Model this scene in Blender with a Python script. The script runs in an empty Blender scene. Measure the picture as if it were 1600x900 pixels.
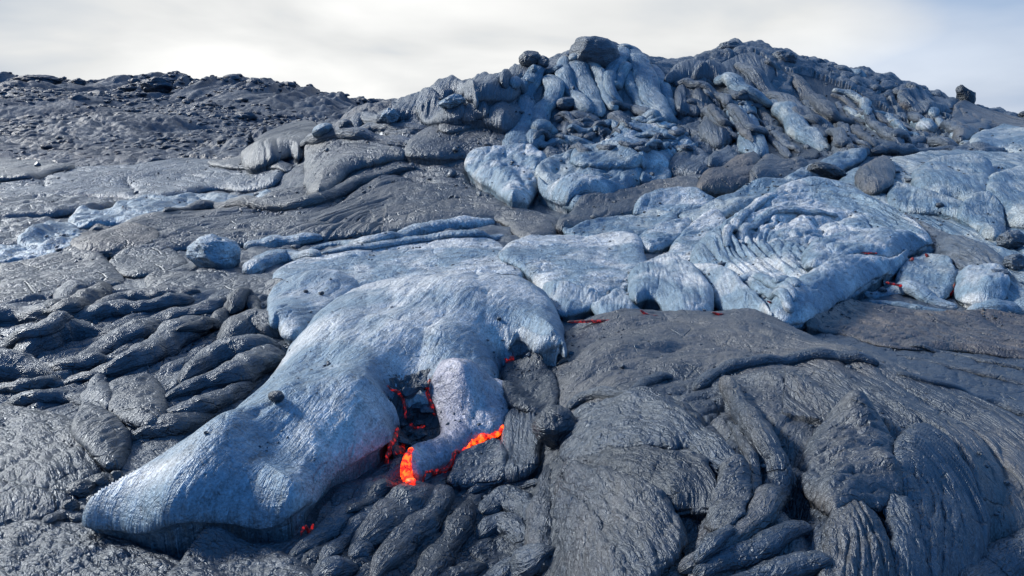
import bpy, math, random, time
import numpy as np
from mathutils import Vector

RES = 1.0            # mesh density (1 = full)
T0 = time.time()
sc = bpy.context.scene
# ------------------------------------------------------------------ camera
H0 = 1.6
FPX = 1067.0
PITCH = math.atan(0.2484)
cam_d = bpy.data.cameras.new("camera")
cam = bpy.data.objects.new("camera", cam_d)
sc.collection.objects.link(cam)
cam_d.sensor_width = 36.0
cam_d.lens = 36.0 * FPX / 1600.0
cam_d.clip_start = 0.05
cam_d.clip_end = 9000.0
cam.location = (0, 0, H0)
cam.rotation_euler = (math.pi / 2 - PITCH, 0, 0)
sc.camera = cam
# ------------------------------------------------------------------ light
SUN = Vector((-0.70, 0.24, 0.53)).normalized()
sun_d = bpy.data.lights.new("sun", 'SUN')
sun_d.energy = 5.0
sun_d.angle = math.radians(10)
sun_d.color = (1.0, 0.93, 0.86)
sun = bpy.data.objects.new("sun", sun_d)
sun.rotation_euler = (-SUN).to_track_quat('-Z', 'Y').to_euler()
sc.collection.objects.link(sun)
sc.view_settings.view_transform = 'Standard'
sc.view_settings.look = 'None'
sc.view_settings.exposure = 0.12
sc.view_settings.gamma = 1.0


class NT:
    """small helper to write node trees"""
    def __init__(s, tree):
        s.t = tree
        s.t.nodes.clear()

    def n(s, kind, ins=None, **kw):
        nd = s.t.nodes.new(kind)
        for k, v in kw.items():
            setattr(nd, k, v)
        for k, v in (ins or {}).items():
            sock = nd.inputs[k]
            if isinstance(v, bpy.types.NodeSocket):
                s.t.links.new(v, sock)
            else:
                sock.default_value = v
        return nd

    def math(s, op, a, b=0.0, c=0.0, clamp=False):
        nd = s.n('ShaderNodeMath', {0: a, 1: b, 2: c}, operation=op, use_clamp=clamp)
        return nd.outputs[0]

    def ramp(s, fac, stops, interp='LINEAR'):
        nd = s.n('ShaderNodeValToRGB', {0: fac})
        cr = nd.color_ramp
        cr.interpolation = interp
        while len(cr.elements) < len(stops):
            cr.elements.new(0.5)
        for e, (p, c) in zip(cr.elements, stops):
            e.position = p
            e.color = c if len(c) == 4 else (*c, 1)
        return nd.outputs[0]

    def mix(s, f, a, b, mode='MIX'):
        nd = s.n('ShaderNodeMix', data_type='RGBA', blend_type=mode)
        for i, v in ((0, f), (6, a), (7, b)):
            if isinstance(v, bpy.types.NodeSocket):
                s.t.links.new(v, nd.inputs[i])
            elif i == 0:
                nd.inputs[0].default_value = v
            else:
                nd.inputs[i].default_value = v if len(v) == 4 else (*v, 1)
        return nd.outputs[2]

    def maprange(s, v, a, b, c=0.0, d=1.0, smooth=True):
        nd = s.n('ShaderNodeMapRange', {0: v, 1: a, 2: b, 3: c, 4: d},
                 interpolation_type='SMOOTHSTEP' if smooth else 'LINEAR')
        return nd.outputs[0]


world = bpy.data.worlds.new("World")
sc.world = world
world.use_nodes = True
w = NT(world.node_tree)
sky = w.n('ShaderNodeTexSky', sky_type='NISHITA')
sky.sun_disc = False
sky.sun_elevation = math.asin(SUN.z)
sky.sun_rotation = math.atan2(SUN.x, SUN.y)
tc = w.n('ShaderNodeTexCoord')
dirv = tc.outputs['Generated']
sep = w.n('ShaderNodeSeparateXYZ', {0: dirv})
dx, dy, dz = sep.outputs
den = w.math('ADD', w.math('MAXIMUM', dz, 0.0), 0.22)
cx = w.math('DIVIDE', dx, den)
cy = w.math('DIVIDE', dy, den)
comb = w.n('ShaderNodeCombineXYZ', {0: cx, 1: cy, 2: 0.0})
n1 = w.n('ShaderNodeTexNoise', {'Vector': comb.outputs[0], 'Scale': 0.75, 'Detail': 5.0, 'Roughness': 0.45, 'Distortion': 0.3})
n2 = w.n('ShaderNodeTexNoise', {'Vector': comb.outputs[0], 'Scale': 0.42, 'Detail': 3.0, 'Roughness': 0.45})
# cloud brightness: glowing veil in front (left of centre), greyer elsewhere
glow = w.n('ShaderNodeVectorMath', {0: dirv, 1: Vector((0.0, 0.985, 0.12)).normalized()}, operation='DOT_PRODUCT').outputs['Value']
gl = w.maprange(glow, 0.62, 1.0)
br = w.math('ADD', w.math('MULTIPLY', gl, 0.34), w.math('MULTIPLY', w.math('SUBTRACT', n1.outputs['Fac'], 0.5), 1.7))
br = w.math('ADD', br, 0.47)
ccol = w.ramp(br, [(0.0, (0.25, 0.31, 0.40)), (0.48, (0.47, 0.52, 0.58)), (0.70, (0.68, 0.69, 0.69)), (0.95, (0.86, 0.86, 0.845))])
# how closed the cloud cover is: closed in front and left, open blue overhead/behind/right
cov = w.math('ADD', w.math('MULTIPLY', dy, 0.55), w.math('MULTIPLY', dx, -0.95))
cov = w.math('ADD', cov, w.math('MULTIPLY', w.math('SUBTRACT', n2.outputs['Fac'], 0.5), 0.9))
cov = w.math('SUBTRACT', cov, w.math('MULTIPLY', w.math('MAXIMUM', w.math('SUBTRACT', dz, 0.22), 0.0), 2.2))
covf = w.maprange(cov, -0.30, 0.26)
covf = w.math('MAXIMUM', covf, w.math('MULTIPLY', w.maprange(dz, 0.10, -0.02), 0.7))
covf = w.math('MAXIMUM', covf, w.maprange(dy, 0.35, 0.8, 0.0, 0.62))
veil = w.mix(0.72, sky.outputs[0], (0.4, 2.4, 6.4, 1))
bg1 = w.n('ShaderNodeBackground', {'Color': veil, 'Strength': 0.118})
bg2 = w.n('ShaderNodeBackground', {'Color': ccol, 'Strength': 1.1})
mixs = w.n('ShaderNodeMixShader', {0: covf, 1: bg1.outputs[0], 2: bg2.outputs[0]})
w.n('ShaderNodeOutputWorld', {0: mixs.outputs[0]})


# ------------------------------------------------------------------ numpy noise
def _hash(ix, iy, seed):
    h = (ix.astype(np.uint32) * np.uint32(374761393) + iy.astype(np.uint32) * np.uint32(668265263)
         + np.uint32((seed * 2246822519 + 3266489917) & 0xffffffff))
    h = (h ^ (h >> np.uint32(13))) * np.uint32(1274126177)
    return h ^ (h >> np.uint32(16))


_GA = np.linspace(0, 2 * np.pi, 256, endpoint=False)
_GX = np.cos(_GA).astype(np.float32)
_GY = np.sin(_GA).astype(np.float32)


def perlin(x, y, seed=0):
    x = np.asarray(x, np.float32); y = np.asarray(y, np.float32)
    fx = np.floor(x); fy = np.floor(y)
    ix = fx.astype(np.int64); iy = fy.astype(np.int64)
    x = x - fx; y = y - fy
    sx = x * x * x * (x * (x * 6 - 15) + 10); sy = y * y * y * (y * (y * 6 - 15) + 10)

    def g(a, b):
        k = (_hash(ix + a, iy + b, seed) & np.uint32(255)).astype(np.int64)
        return _GX[k] * (x - a) + _GY[k] * (y - b)
    n00 = g(0, 0); n10 = g(1, 0); n01 = g(0, 1); n11 = g(1, 1)
    a = n00 + sx * (n10 - n00); b = n01 + sx * (n11 - n01)
    return 1.5 * (a + sy * (b - a))


def fbm(x, y, seed=0, octv=4, gain=0.5):
    r = 0; a = 1.0
    for k in range(octv):
        r = r + a * perlin(x * (2.03 ** k) + 7.3 * k, y * (2.03 ** k) - 3.1 * k, seed + k)
        a *= gain
    return r


def billow(x, y, seed=0, octv=3, gain=0.45):
    """rounded swellings meeting in sharp valleys (0..~1)"""
    r = 0; a = 1.0; tot = 0
    for k in range(octv):
        r = r + a * np.abs(perlin(x * (2.1 ** k) + 5.7 * k, y * (2.1 ** k) + 9.1 * k, seed + 31 * k))
        tot += a; a *= gain
    return np.sqrt(np.clip(r / tot * 1.6, 0, None))


# ------------------------------------------------------------------ picture <-> place
CP, SP = math.cos(PITCH), math.sin(PITCH)
def ray(px, py):
    xc = (px - 800.0) / FPX; yc = (450.0 - py) / FPX
    return xc, CP + yc * SP, -SP + yc * CP

Y_NEAR, Y_FAR = 1.25, 150.0
NV = int(1500 * RES); NU = int(1560 * RES)
U_MAX = 1.0
Yr = (Y_NEAR * (Y_FAR / Y_NEAR) ** (np.arange(NV) / (NV - 1))).astype(np.float32)
Uc = np.linspace(-U_MAX, U_MAX, NU).astype(np.float32)
LR = math.log(Y_FAR / Y_NEAR) / (NV - 1)
DU = 2 * U_MAX / (NU - 1)
GX = Yr[:, None] * Uc[None, :]
GY = np.repeat(Yr[:, None], NU, 1)

# base relief: control points (px, py, distance) or (px, None, distance, z)
CTRL = []
def cy_(px, py, Y): CTRL.append((ray(px, py)[0] / ray(px, py)[1], Y, H0 + Y * ray(px, py)[2] / ray(px, py)[1]))
def cz_(px, Y, z): CTRL.append(((px - 800) / FPX / 1.0, Y, z))
for px in (-300, 0, 250, 500): cz_(px, 1.3, 0.0); cz_(px, 2.1, 0.0); cz_(px, 3.0, 0.02)
for px in (700, 850): cz_(px, 1.3, -0.1); cz_(px, 2.1, -0.13); cz_(px, 2.8, -0.10); cz_(px, 3.4, -0.03)
for px in (1000, 1200, 1400): cz_(px, 1.3, 0.02); cz_(px, 1.9, 0.12); cz_(px, 2.5, 0.17); cz_(px, 3.2, 0.16); cz_(px, 4.1, 0.11)
for px in (1600, 1900): cz_(px, 1.3, -0.05); cz_(px, 2.2, -0.05); cz_(px, 3.0, 0.05); cz_(px, 4.0, 0.08)
for px in (-300, 0, 200, 400, 600): cz_(px, 4.5, 0.0); cz_(px, 6.4, 0.0)
for px in (800, 1000, 1200, 1400, 1600, 1900): cz_(px, 5.2, 0.0)
for px in (850, 1000): cz_(px, 6.4, 0.03)
for px in (1250, 1450, 1650, 1900): cz_(px, 6.6, 0.08)
for px in (-300, 0, 200, 400, 600): cz_(px, 8.0, 0.02)
for px in (-300, 0, 200, 400): cz_(px, 10.5, 0.05)
cz_(600, 9.5, 0.15); cz_(800, 8.5, 0.1)
cy_(1050, 350, 9.4); cy_(1250, 330, 9.3); cy_(1250, 400, 7.7); cy_(1450, 300, 10.4); cy_(1450, 400, 7.7)
cy_(1600, 300, 10.4); cy_(1600, 400, 7.7); cy_(1900, 300, 10.4); cy_(1900, 400, 7.7); cy_(1550, 262, 12.0)
for px in (-350, 0, 200, 400): cy_(px, 308, 13.6); cy_(px, 252, 19.0); cy_(px, 236, 23.0)
cy_(520, 300, 12.6); cy_(520, 255, 14.3); cy_(640, 290, 12.6)
cy_(-350, 175, 45); cy_(0, 180, 42); cy_(200, 190, 42); cy_(400, 195, 38); cy_(520, 198, 34)
cy_(-500, 110, 70); cy_(-200, 118, 70); cy_(0, 123, 70); cy_(120, 130, 70); cy_(245, 132, 74); cy_(350, 145, 78); cy_(470, 153, 80); cy_(590, 160, 80); cy_(700, 168, 80)
for px in (-500, -200, 0, 250, 500, 700): cz_(px, 120, 1.5); cz_(px, 150, 0.0)
# hill
cy_(700, 275, 13.2); cy_(800, 322, 11.3); cy_(900, 322, 11.3); cy_(1000, 300, 11.8); cy_(1100, 272, 12.3)
cy_(1250, 242, 12.8); cy_(1400, 238, 12.8); cy_(1600, 232, 13.0); cy_(1850, 232, 13.0)
cy_(600, 230, 14.6); cy_(700, 210, 14.8); cy_(800, 230, 14.0); cy_(900, 215, 14.2); cy_(1000, 210, 14.4); cy_(1100, 195, 15.0)
cy_(800, 165, 15.7); cy_(900, 150, 15.8); cy_(1000, 150, 16.0); cy_(1100, 140, 17.0); cy_(1250, 170, 16.5); cy_(1400, 190, 16.5); cy_(1550, 210, 16.0)
RIDGE = [(560, 172, 17.0), (620, 158, 17.0), (690, 133, 17.0), (760, 118, 17.2), (830, 104, 17.4), (885, 84, 17.8), (935, 62, 18.2), (985, 80, 18.4),
         (1040, 102, 18.8), (1100, 98, 19.4), (1150, 90, 20.0), (1200, 90, 20.3), (1260, 105, 20.3), (1330, 116, 20.3), (1400, 134, 20.3),
         (1460, 154, 20.0), (1520, 172, 19.5), (1600, 190, 19.0), (1800, 205, 19.0)]
for a in RIDGE:
    cy_(*a)
    r = ray(a[0], a[1])
    cz_(a[0], a[2] * 1.16, max(0.3, 0.45 * (H0 + a[2] * r[2] / r[1])))
for px in (700, 900, 1100, 1300, 1500, 1800): cz_(px, 30, 0.2); cz_(px, 60, 0.3); cz_(px, 150, 0.0)


def solve_base():
    P = np.array(CTRL, np.float64)
    X = np.stack([P[:, 0] * 1.6, np.log(P[:, 1])], 1)
    z = P[:, 2]
    n = len(z)
    D = np.sqrt(((X[:, None] - X[None]) ** 2).sum(2) + 0.0009)
    A = np.zeros((n + 3, n + 3))
    A[:n, :n] = D + 0.004 * np.eye(n) * -1
    A[:n, n] = 1; A[:n, n + 1:] = X; A[n, :n] = 1; A[n + 1:, :n] = X.T
    s = np.linalg.solve(A, np.concatenate([z, [0, 0, 0]]))
    nv, nu = 300, 260
    uu = np.linspace(-U_MAX, U_MAX, nu) * 1.6
    vv = np.log(Y_NEAR) + np.linspace(0, math.log(Y_FAR / Y_NEAR), nv)
    Z = np.zeros((nv, nu))
    for i in range(nv):
        d = np.sqrt((uu[:, None] - X[None, :, 0]) ** 2 + (vv[i] - X[None, :, 1]) ** 2 + 0.0009)
        Z[i] = d @ s[:n] + s[n] + s[n + 1] * uu + s[n + 2] * vv[i]
    k = np.array([1, 4, 6, 4, 1]) / 16.0
    for _ in range(2):
        Zp = np.pad(Z, 2, mode='edge'); Z = sum(k[i] * Zp[i:i + nv, 2:-2] for i in range(5))
        Zp = np.pad(Z, 2, mode='edge'); Z = sum(k[i] * Zp[2:-2, i:i + nu] for i in range(5))
    return upsample(Z, NV, NU)


def upsample(Z, nv, nu):
    a = np.linspace(0, Z.shape[0] - 1, nv); b = np.linspace(0, Z.shape[1] - 1, nu)
    i = np.minimum(a.astype(int), Z.shape[0] - 2); j = np.minimum(b.astype(int), Z.shape[1] - 2)
    fa = (a - i)[:, None]; fb = (b - j)[None]
    return ((Z[i][:, j] * (1 - fa) + Z[i + 1][:, j] * fa) * (1 - fb)
            + (Z[i][:, j + 1] * (1 - fa) + Z[i + 1][:, j + 1] * fa) * fb).astype(np.float32)


BASE = solve_base()
C = BASE.copy()          # running top surface: later things rest on it
COV = np.zeros_like(C, bool)


def proj(px, py, lift=0.0):
    """point of the present surface seen at a place in the picture -> (x, y)"""
    dx_, dy_, dz_ = ray(px, py)
    u = dx_ / dy_; s = dz_ / dy_
    f = (u + U_MAX) / DU
    i = int(min(max(f, 0), NU - 1.001))
    col = C[:, i] * (1 - (f - i)) + C[:, min(i + 1, NU - 1)] * (f - i) + lift
    zr = H0 + Yr * s
    hit = np.nonzero((col >= zr) & (Yr > 1.3))[0]
    if len(hit):
        j = hit[0]
        if j == 0:
            return u * Yr[0], Yr[0]
        a = zr[j - 1] - col[j - 1]; b = col[j] - zr[j]
        Y = Yr[j - 1] + (Yr[j] - Yr[j - 1]) * a / max(a + b, 1e-9)
    else:
        m = Yr < 26
        Y = Yr[np.argmax(np.where(m, (col - H0) / Yr, -9))] * 0.985
    return u * Y, float(Y)


def spline(P, closed=False, n=8):
    P = np.asarray(P, np.float64)
    m = len(P)
    out = []
    rng = range(m if closed else m - 1)
    for i in rng:
        if closed:
            p0, p1, p2, p3 = P[(i - 1) % m], P[i], P[(i + 1) % m], P[(i + 2) % m]
        else:
            p0, p1, p2, p3 = P[max(i - 1, 0)], P[i], P[i + 1], P[min(i + 2, m - 1)]
        t = np.linspace(0, 1, n, endpoint=False)[:, None]
        out.append(0.5 * ((2 * p1) + (-p0 + p2) * t + (2 * p0 - 5 * p1 + 4 * p2 - p3) * t ** 2 + (-p0 + 3 * p1 - 3 * p2 + p3) * t ** 3))
    if not closed:
        out.append(P[-1:])
    return np.concatenate(out)


def polydist(X, Y, pts, closed=False):
    """distance to a polyline, running length at the nearest point, nearest point, side (+ left of it)"""
    X = X.astype(np.float32); Y = Y.astype(np.float32)
    best = np.full(X.shape, 1e9, np.float32)
    arc = np.zeros_like(best); nx = np.zeros_like(best); ny = np.zeros_like(best); side = np.ones_like(best)
    inside = np.zeros(X.shape, bool)
    m = len(pts); L = 0.0
    for k in range(m if closed else m - 1):
        ax, ay = pts[k]; bx, by = pts[(k + 1) % m]
        ex, ey = bx - ax, by - ay
        l2 = ex * ex + ey * ey + 1e-12
        t = np.clip(((X - ax) * ex + (Y - ay) * ey) / l2, 0, 1)
        qx = ax + t * ex; qy = ay + t * ey
        d = (X - qx) ** 2 + (Y - qy) ** 2
        w_ = d < best
        best = np.where(w_, d, best)
        l = math.sqrt(l2)
        arc = np.where(w_, L + t * l, arc); nx = np.where(w_, qx, nx); ny = np.where(w_, qy, ny)
        if closed:
            c_ = ((ay > Y) != (by > Y)) & (X < (bx - ax) * (Y - ay) / ((by - ay) if abs(by - ay) > 1e-9 else 1e-9) + ax)
            inside ^= c_
        else:
            side = np.where(w_, np.sign(ex * (Y - ay) - ey * (X - ax)), side)
        L += l
    return np.sqrt(best), arc, nx, ny, (inside if closed else side)


def window(xy, pad):
    u = xy[:, 0] / xy[:, 1]
    y0, y1 = max(xy[:, 1].min() - pad, Y_NEAR * 1.01), xy[:, 1].max() + pad
    ym = max(xy[:, 1].min(), 0.5)
    u0, u1 = u.min() - pad / ym, u.max() + pad / ym
    r0 = max(0, int(math.log(y0 / Y_NEAR) / LR)); r1 = min(NV, int(math.log(max(y1, Y_NEAR * 1.02) / Y_NEAR) / LR) + 2)
    c0 = max(0, int((u0 + U_MAX) / DU)); c1 = min(NU, int((u1 + U_MAX) / DU) + 2)
    return slice(r0, r1), slice(c0, c1)


def blur(Z, r, c):
    for ax, k in ((0, r), (1, c)):
        k = int(k)
        if k < 1:
            continue
        for _ in range(2):
            Zp = np.pad(Z, [(k + 1, k) if a == ax else (0, 0) for a in range(2)], mode='edge').cumsum(ax, dtype=np.float64)
            Z = ((np.take(Zp, range(2 * k + 1, Zp.shape[ax]), ax) - np.take(Zp, range(0, Zp.shape[ax] - 2 * k - 1), ax)) / (2 * k + 1)).astype(np.float32)
    return Z


# ------------------------------------------------------------------ meshes
def mesh_from(name, V, F, mat, flow=None, smooth=True, origin=None):
    V = np.asarray(V, np.float32)
    F = np.asarray(F, np.int32)
    if origin is None:
        origin = np.array([V[:, 0].mean(), V[:, 1].mean(), V[:, 2].min()], np.float32)
    me = bpy.data.meshes.new(name)
    me.vertices.add(len(V)); me.vertices.foreach_set('co', (V - origin).ravel())
    k = F.shape[1]
    me.loops.add(F.size); me.loops.foreach_set('vertex_index', F.ravel())
    me.polygons.add(len(F)); me.polygons.foreach_set('loop_start', np.arange(0, F.size, k, dtype=np.int32))
    if smooth:
        me.polygons.foreach_set('use_smooth', np.ones(len(F), bool))
    me.update(calc_edges=True)
    if flow is not None:
        a = me.attributes.new('flow', 'FLOAT_VECTOR', 'POINT')
        a.data.foreach_set('vector', np.asarray(flow, np.float32).ravel())
    me.materials.append(mat)
    return me, origin


def add(name, me_o, label=None, cat=None, group=None, kind=None, parent=None):
    me, o = me_o
    ob = bpy.data.objects.new(name, me)
    sc.collection.objects.link(ob)
    if parent is not None:
        ob.parent = parent
        ob.location = Vector(o) - parent.location
    else:
        ob.location = Vector(o)
    if label: ob['label'] = label
    if cat: ob['category'] = cat
    if group: ob['group'] = group
    if kind: ob['kind'] = kind
    return ob


_seed = [100]
def nseed():
    _seed[0] += 17
    return _seed[0]


def lobe(name, label, cat, poly, H=12, w=20, mat='old', guide=None, ang=None, fold=None, lump=(0.0, 60), creases=(), ridges=(), lip=0.25,
         under=0.6, wob=2.0, dome=0.0, p=2.0, lift=0.35, drape=1.0, group=None, deep=1.2, parent=None, fine=1.0, n=8, zoff=0.0, tilt=None, grow=2.5, bumps=()):
    """a pillow of lava: outline on the ground, rounded steep rim with an undercut, folds along a guide line. Sizes in picture px at its distance."""
    seed = nseed()
    xy0 = np.array([proj(*q[:2]) for q in poly])
    Yc = np.median(xy0[:, 1]); s = Yc / FPX
    xy = np.array([proj(q[0], q[1], H * s * (q[2] if len(q) > 2 else lift)) for q in poly])
    xy = spline(xy, True, n)
    R, K = window(xy, (wob + 4) * s)
    X = GX[R, K]; Y = GY[R, K]
    if X.size < 30: return None
    d, _, nx, ny, ins = polydist(X, Y, xy, True)
    d = np.where(ins, d, -d)
    ddx = np.where(ins, X - nx, nx - X); ddy = np.where(ins, Y - ny, ny - Y)
    dl = np.sqrt(ddx ** 2 + ddy ** 2) + 1e-9; ddx /= dl; ddy /= dl     # inward direction
    zs = C[R, K]
    sl = (zs[-1] - zs[0]).mean() / max(Y[-1, 0] - Y[0, 0], 1e-3)
    kf = min(1.0, max(0.16, (H0 - float(zs.mean())) / Yc + 0.8 * max(sl, 0) + 0.12))   # depth looks shorter by this much from a standing eye
    d = d + s * grow + s * wob * fbm(X / (s * 28), Y * kf / (s * 28), seed, 3)
    dd = d / s
    Yw = Y; Y = Y * kf
    # flow coordinates in px
    if guide is not None:
        g = np.array([proj(q[0], q[1], H * s * 0.6) for q in guide])
        g = spline(g, False, 6) * np.array([1, kf])
        gd, ga, _, _, sd = polydist(X, Y, g)
        fu, fv = ga / s, gd * sd / s
        # carry the coordinates on past the guide's ends
        for e, (q0, q1) in enumerate(((g[0], g[1]), (g[-1], g[-2]))):
            tx, ty = q0 - q1; tl = math.hypot(tx, ty) + 1e-9
            ah = ((X - q0[0]) * tx + (Y - q0[1]) * ty) / tl
            near = np.hypot(X - q0[0], Y - q0[1]) <= gd + 1e-4
            cr = ((X - q0[0]) * -ty + (Y - q0[1]) * tx) / tl
            if e == 0: cr = -cr
            m = near & (ah > 0)
            fu = np.where(m, fu + (ah if e else -ah) / s, fu); fv = np.where(m, (cr if not e else cr) / s, fv)
    else:
        a = math.radians(ang if ang is not None else 0)
        fu = (X * math.cos(a) + Y * math.sin(a)) / s; fv = (-X * math.sin(a) + Y * math.cos(a)) / s
    t = np.clip(dd / w, 0, 1)
    lf = np.clip((ddy + 0.45) / 0.8, 0, 1); lf = lip * lf * lf * (3 - 2 * lf)
    h = lf + (1 - lf) * (1 - (1 - t) ** p) ** (1 / p)
    if w > 30:      # soften the crest where the two flanks meet
        m_ = (dd > 0).astype(np.float32)
        kr = int(0.32 * w * s / (Yc * LR)); kc = int(0.32 * w * s / (Yc * DU))
        hb = blur(h * m_, kr, kc) / np.maximum(blur(m_, kr, kc), 1e-3)
        q_ = np.clip((t - 0.12) / 0.45, 0, 1); q_ = q_ * q_ * (3 - 2 * q_)
        h = h * (1 - q_) + hb * q_
    z = h * H
    for (bx, by, br, bh) in bumps:
        qx, qy = proj(bx, by, H * s * 0.8)
        z = z + bh * np.exp(-((X - qx) ** 2 + (Y - qy * kf) ** 2) / (br * s) ** 2)
    if dome:
        dm = max(dd.max(), 1)
        z = z + dome * np.sin(np.clip(dd / dm, 0, 1) * math.pi / 2) ** 1.2
    inn = np.clip(dd / (0.6 * w), 0, 1)
    if lump[0]:
        z = z + lump[0] * inn * (billow(fu / lump[1] / 1.5, fv / lump[1], seed + 3, 2) - 0.4)
        z = z + 0.6 * lump[0] * inn * fbm(X / s / lump[1] / 1.7, Y / s / lump[1] / 1.5, seed + 4, 2)
    for fo in (fold if isinstance(fold, list) else [fold] if fold else []):
        A, L, st = fo
        wrp = 1.3 * perlin(fu / (L * st), fv / (L * 3.2), seed + 5) + 0.35 * perlin(fu / (L * st * .4), fv / (L * 1.3), seed + 6)
        ph = fv / L + wrp
        f = np.sqrt(np.abs(np.sin(math.pi * ph)) + 0.02)
        am = np.clip(0.55 + 0.9 * perlin(fu / (L * st * .8), fv / (L * 2.0), seed + 7), 0.05, 1.2)
        z = z + A * (f - 0.75) * am * (0.35 + 0.65 * inn)
    # creases where the skin has buckled
    nz_ = perlin(fu / 75 + .4 * perlin(fu / 30, fv / 18, seed + 21), fv / 26, seed + 20)
    nz2 = perlin(fu / 30 + .5 * perlin(fu / 20, fv / 20, seed + 26), fv / 19, seed + 22)
    z = z - fine * inn * (2.6 * np.exp(-np.abs(nz_) / 0.045) * np.clip(.5 + 1.5 * perlin(fu / 60, fv / 40, seed + 23), 0, 1)
                          + 0.9 * np.exp(-np.abs(nz2) / 0.07) * np.clip(.4 + 1.5 * perlin(fu / 50, fv / 30, seed + 24), 0, 1))
    z = z + fine * inn * 2.6 * fbm(fu / 60, fv / 34, seed + 25, 3)
    # fine wrinkles
    z = z + fine * 0.9 * (0.55 * np.abs(perlin(fu / 26, fv / 7, seed + 8)) + 0.5 * perlin(fu / 15, fv / 5, seed + 9) + 0.7 * perlin(fu / 40, fv / 16, seed + 10)) * (0.3 + 0.7 * inn)
    for lst, sg in ((creases, -1), (ridges, 1)):
        for (pp, dep, wid) in lst:
            g = spline(np.array([proj(q[0], q[1], H * s * 0.8) for q in pp]), False, 6) * np.array([1, kf])
            cd, ca, _, _, csd = polydist(X, Y, g)
            cd = cd / s + 2.2 * perlin(X / s / 16, Y / s / 16, seed + 11)
            tot = max(ca.max(), 1e-6)
            fade = np.clip(np.minimum(ca, tot - ca) / (0.18 * tot) + 0.25, 0, 1)
            if sg < 0:
                z = z - dep * fade * np.exp(-np.abs(cd) / wid)
            else:
                z = z + dep * fade * np.exp(-(cd / wid) ** 2)
    Y = Yw
    rb = min(int(0.9 * w * s * drape / (Yc * LR)) , X.shape[0] // 2); cb = min(int(0.9 * w * s * drape / (Yc * DU)), X.shape[1] // 2)
    S = blur(C[R, K], rb, cb)
    Z = S + (z + zoff) * s
    if tilt is not None:
        Z = Z + ((X - X.mean()) * tilt[0] + (Y - Y.mean()) * tilt[1])
    ins2 = d > 0
    q = ins2[:-1, :-1] | ins2[1:, :-1] | ins2[:-1, 1:] | ins2[1:, 1:]
    if q.sum() < 4: return None
    idx = np.full(X.shape, -1, np.int64)
    used = np.zeros(X.shape, bool)
    used[:-1, :-1] |= q; used[1:, :-1] |= q; used[:-1, 1:] |= q; used[1:, 1:] |= q
    idx[used] = np.arange(used.sum())
    dn = np.minimum(d, 0)
    VX = (X - dn * ddx)[used]; VY = (Y - dn * ddy)[used]; VZ = Z[used]
    F = np.stack([idx[:-1, :-1][q], idx[:-1, 1:][q], idx[1:, 1:][q], idx[1:, :-1][q]], 1)
    # rim: undercut skirt
    E = np.concatenate([F[:, [0, 1]], F[:, [1, 2]], F[:, [2, 3]], F[:, [3, 0]]])
    key = np.sort(E, 1); key = key[:, 0] * (used.sum() + 1) + key[:, 1]
    uq, inv, cnt = np.unique(key, return_inverse=True, return_counts=True)
    B = E[cnt[inv] == 1]
    bv = np.unique(B); remap = np.full(used.sum(), -1, np.int64)
    N0 = used.sum()
    ix = ddx[used][bv]; iy = ddy[used][bv]
    V = [np.stack([VX, VY, VZ], 1)]
    Fs = [F]
    cur = bv.copy()
    rows = ((0.45, 0.35), (0.9, 1.0), (1.0, 1.0 + deep * 1.5 / max(lip, 0.1)))
    base = N0
    for (ui, di) in rows:
        off = under * lip * H * s * ui
        nz = VZ[bv] - lip * H * s * di
        V.append(np.stack([VX[bv] + ix * off, VY[bv] + iy * off, nz], 1))
        rm0 = np.full(N0, -1, np.int64); rm0[bv] = cur
        new = np.arange(base, base + len(bv)); rm1 = np.full(N0, -1, np.int64); rm1[bv] = new
        Fs.append(np.stack([rm0[B[:, 1]], rm0[B[:, 0]], rm1[B[:, 0]], rm1[B[:, 1]]], 1))
        cur = new; base += len(bv)
    V = np.concatenate(V); F = np.concatenate(Fs)
    fl = np.stack([fu[used] * s, fv[used] * s, np.zeros(N0)], 1)
    fl = np.concatenate([fl] + [fl[bv]] * 3)
    me = mesh_from(name, V, F, pick(mat, Yc), fl)
    ob = add(name, me, label if parent is None else None, cat if parent is None else None, group if parent is None else None, parent=parent)
    cw = C[R, K]
    C[R, K] = np.where(ins2, np.maximum(cw, Z), cw)
    COV[R, K] |= d > 2 * s
    return ob


def pick(mat, Y):
    return MAT.get(mat + '_mid', MAT[mat]) if Y > 6.2 else MAT[mat]


def surf(x, y):
    u = x / y
    fj = math.log(max(y, Y_NEAR * 1.001) / Y_NEAR) / LR; fi = (u + U_MAX) / DU
    j = int(min(max(fj, 0), NV - 2)); i = int(min(max(fi, 0), NU - 2)); a = min(max(fj - j, 0), 1); b = min(max(fi - i, 0), 1)
    return float((C[j, i] * (1 - a) + C[j + 1, i] * a) * (1 - b) + (C[j, i + 1] * (1 - a) + C[j + 1, i + 1] * a) * b)


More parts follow.
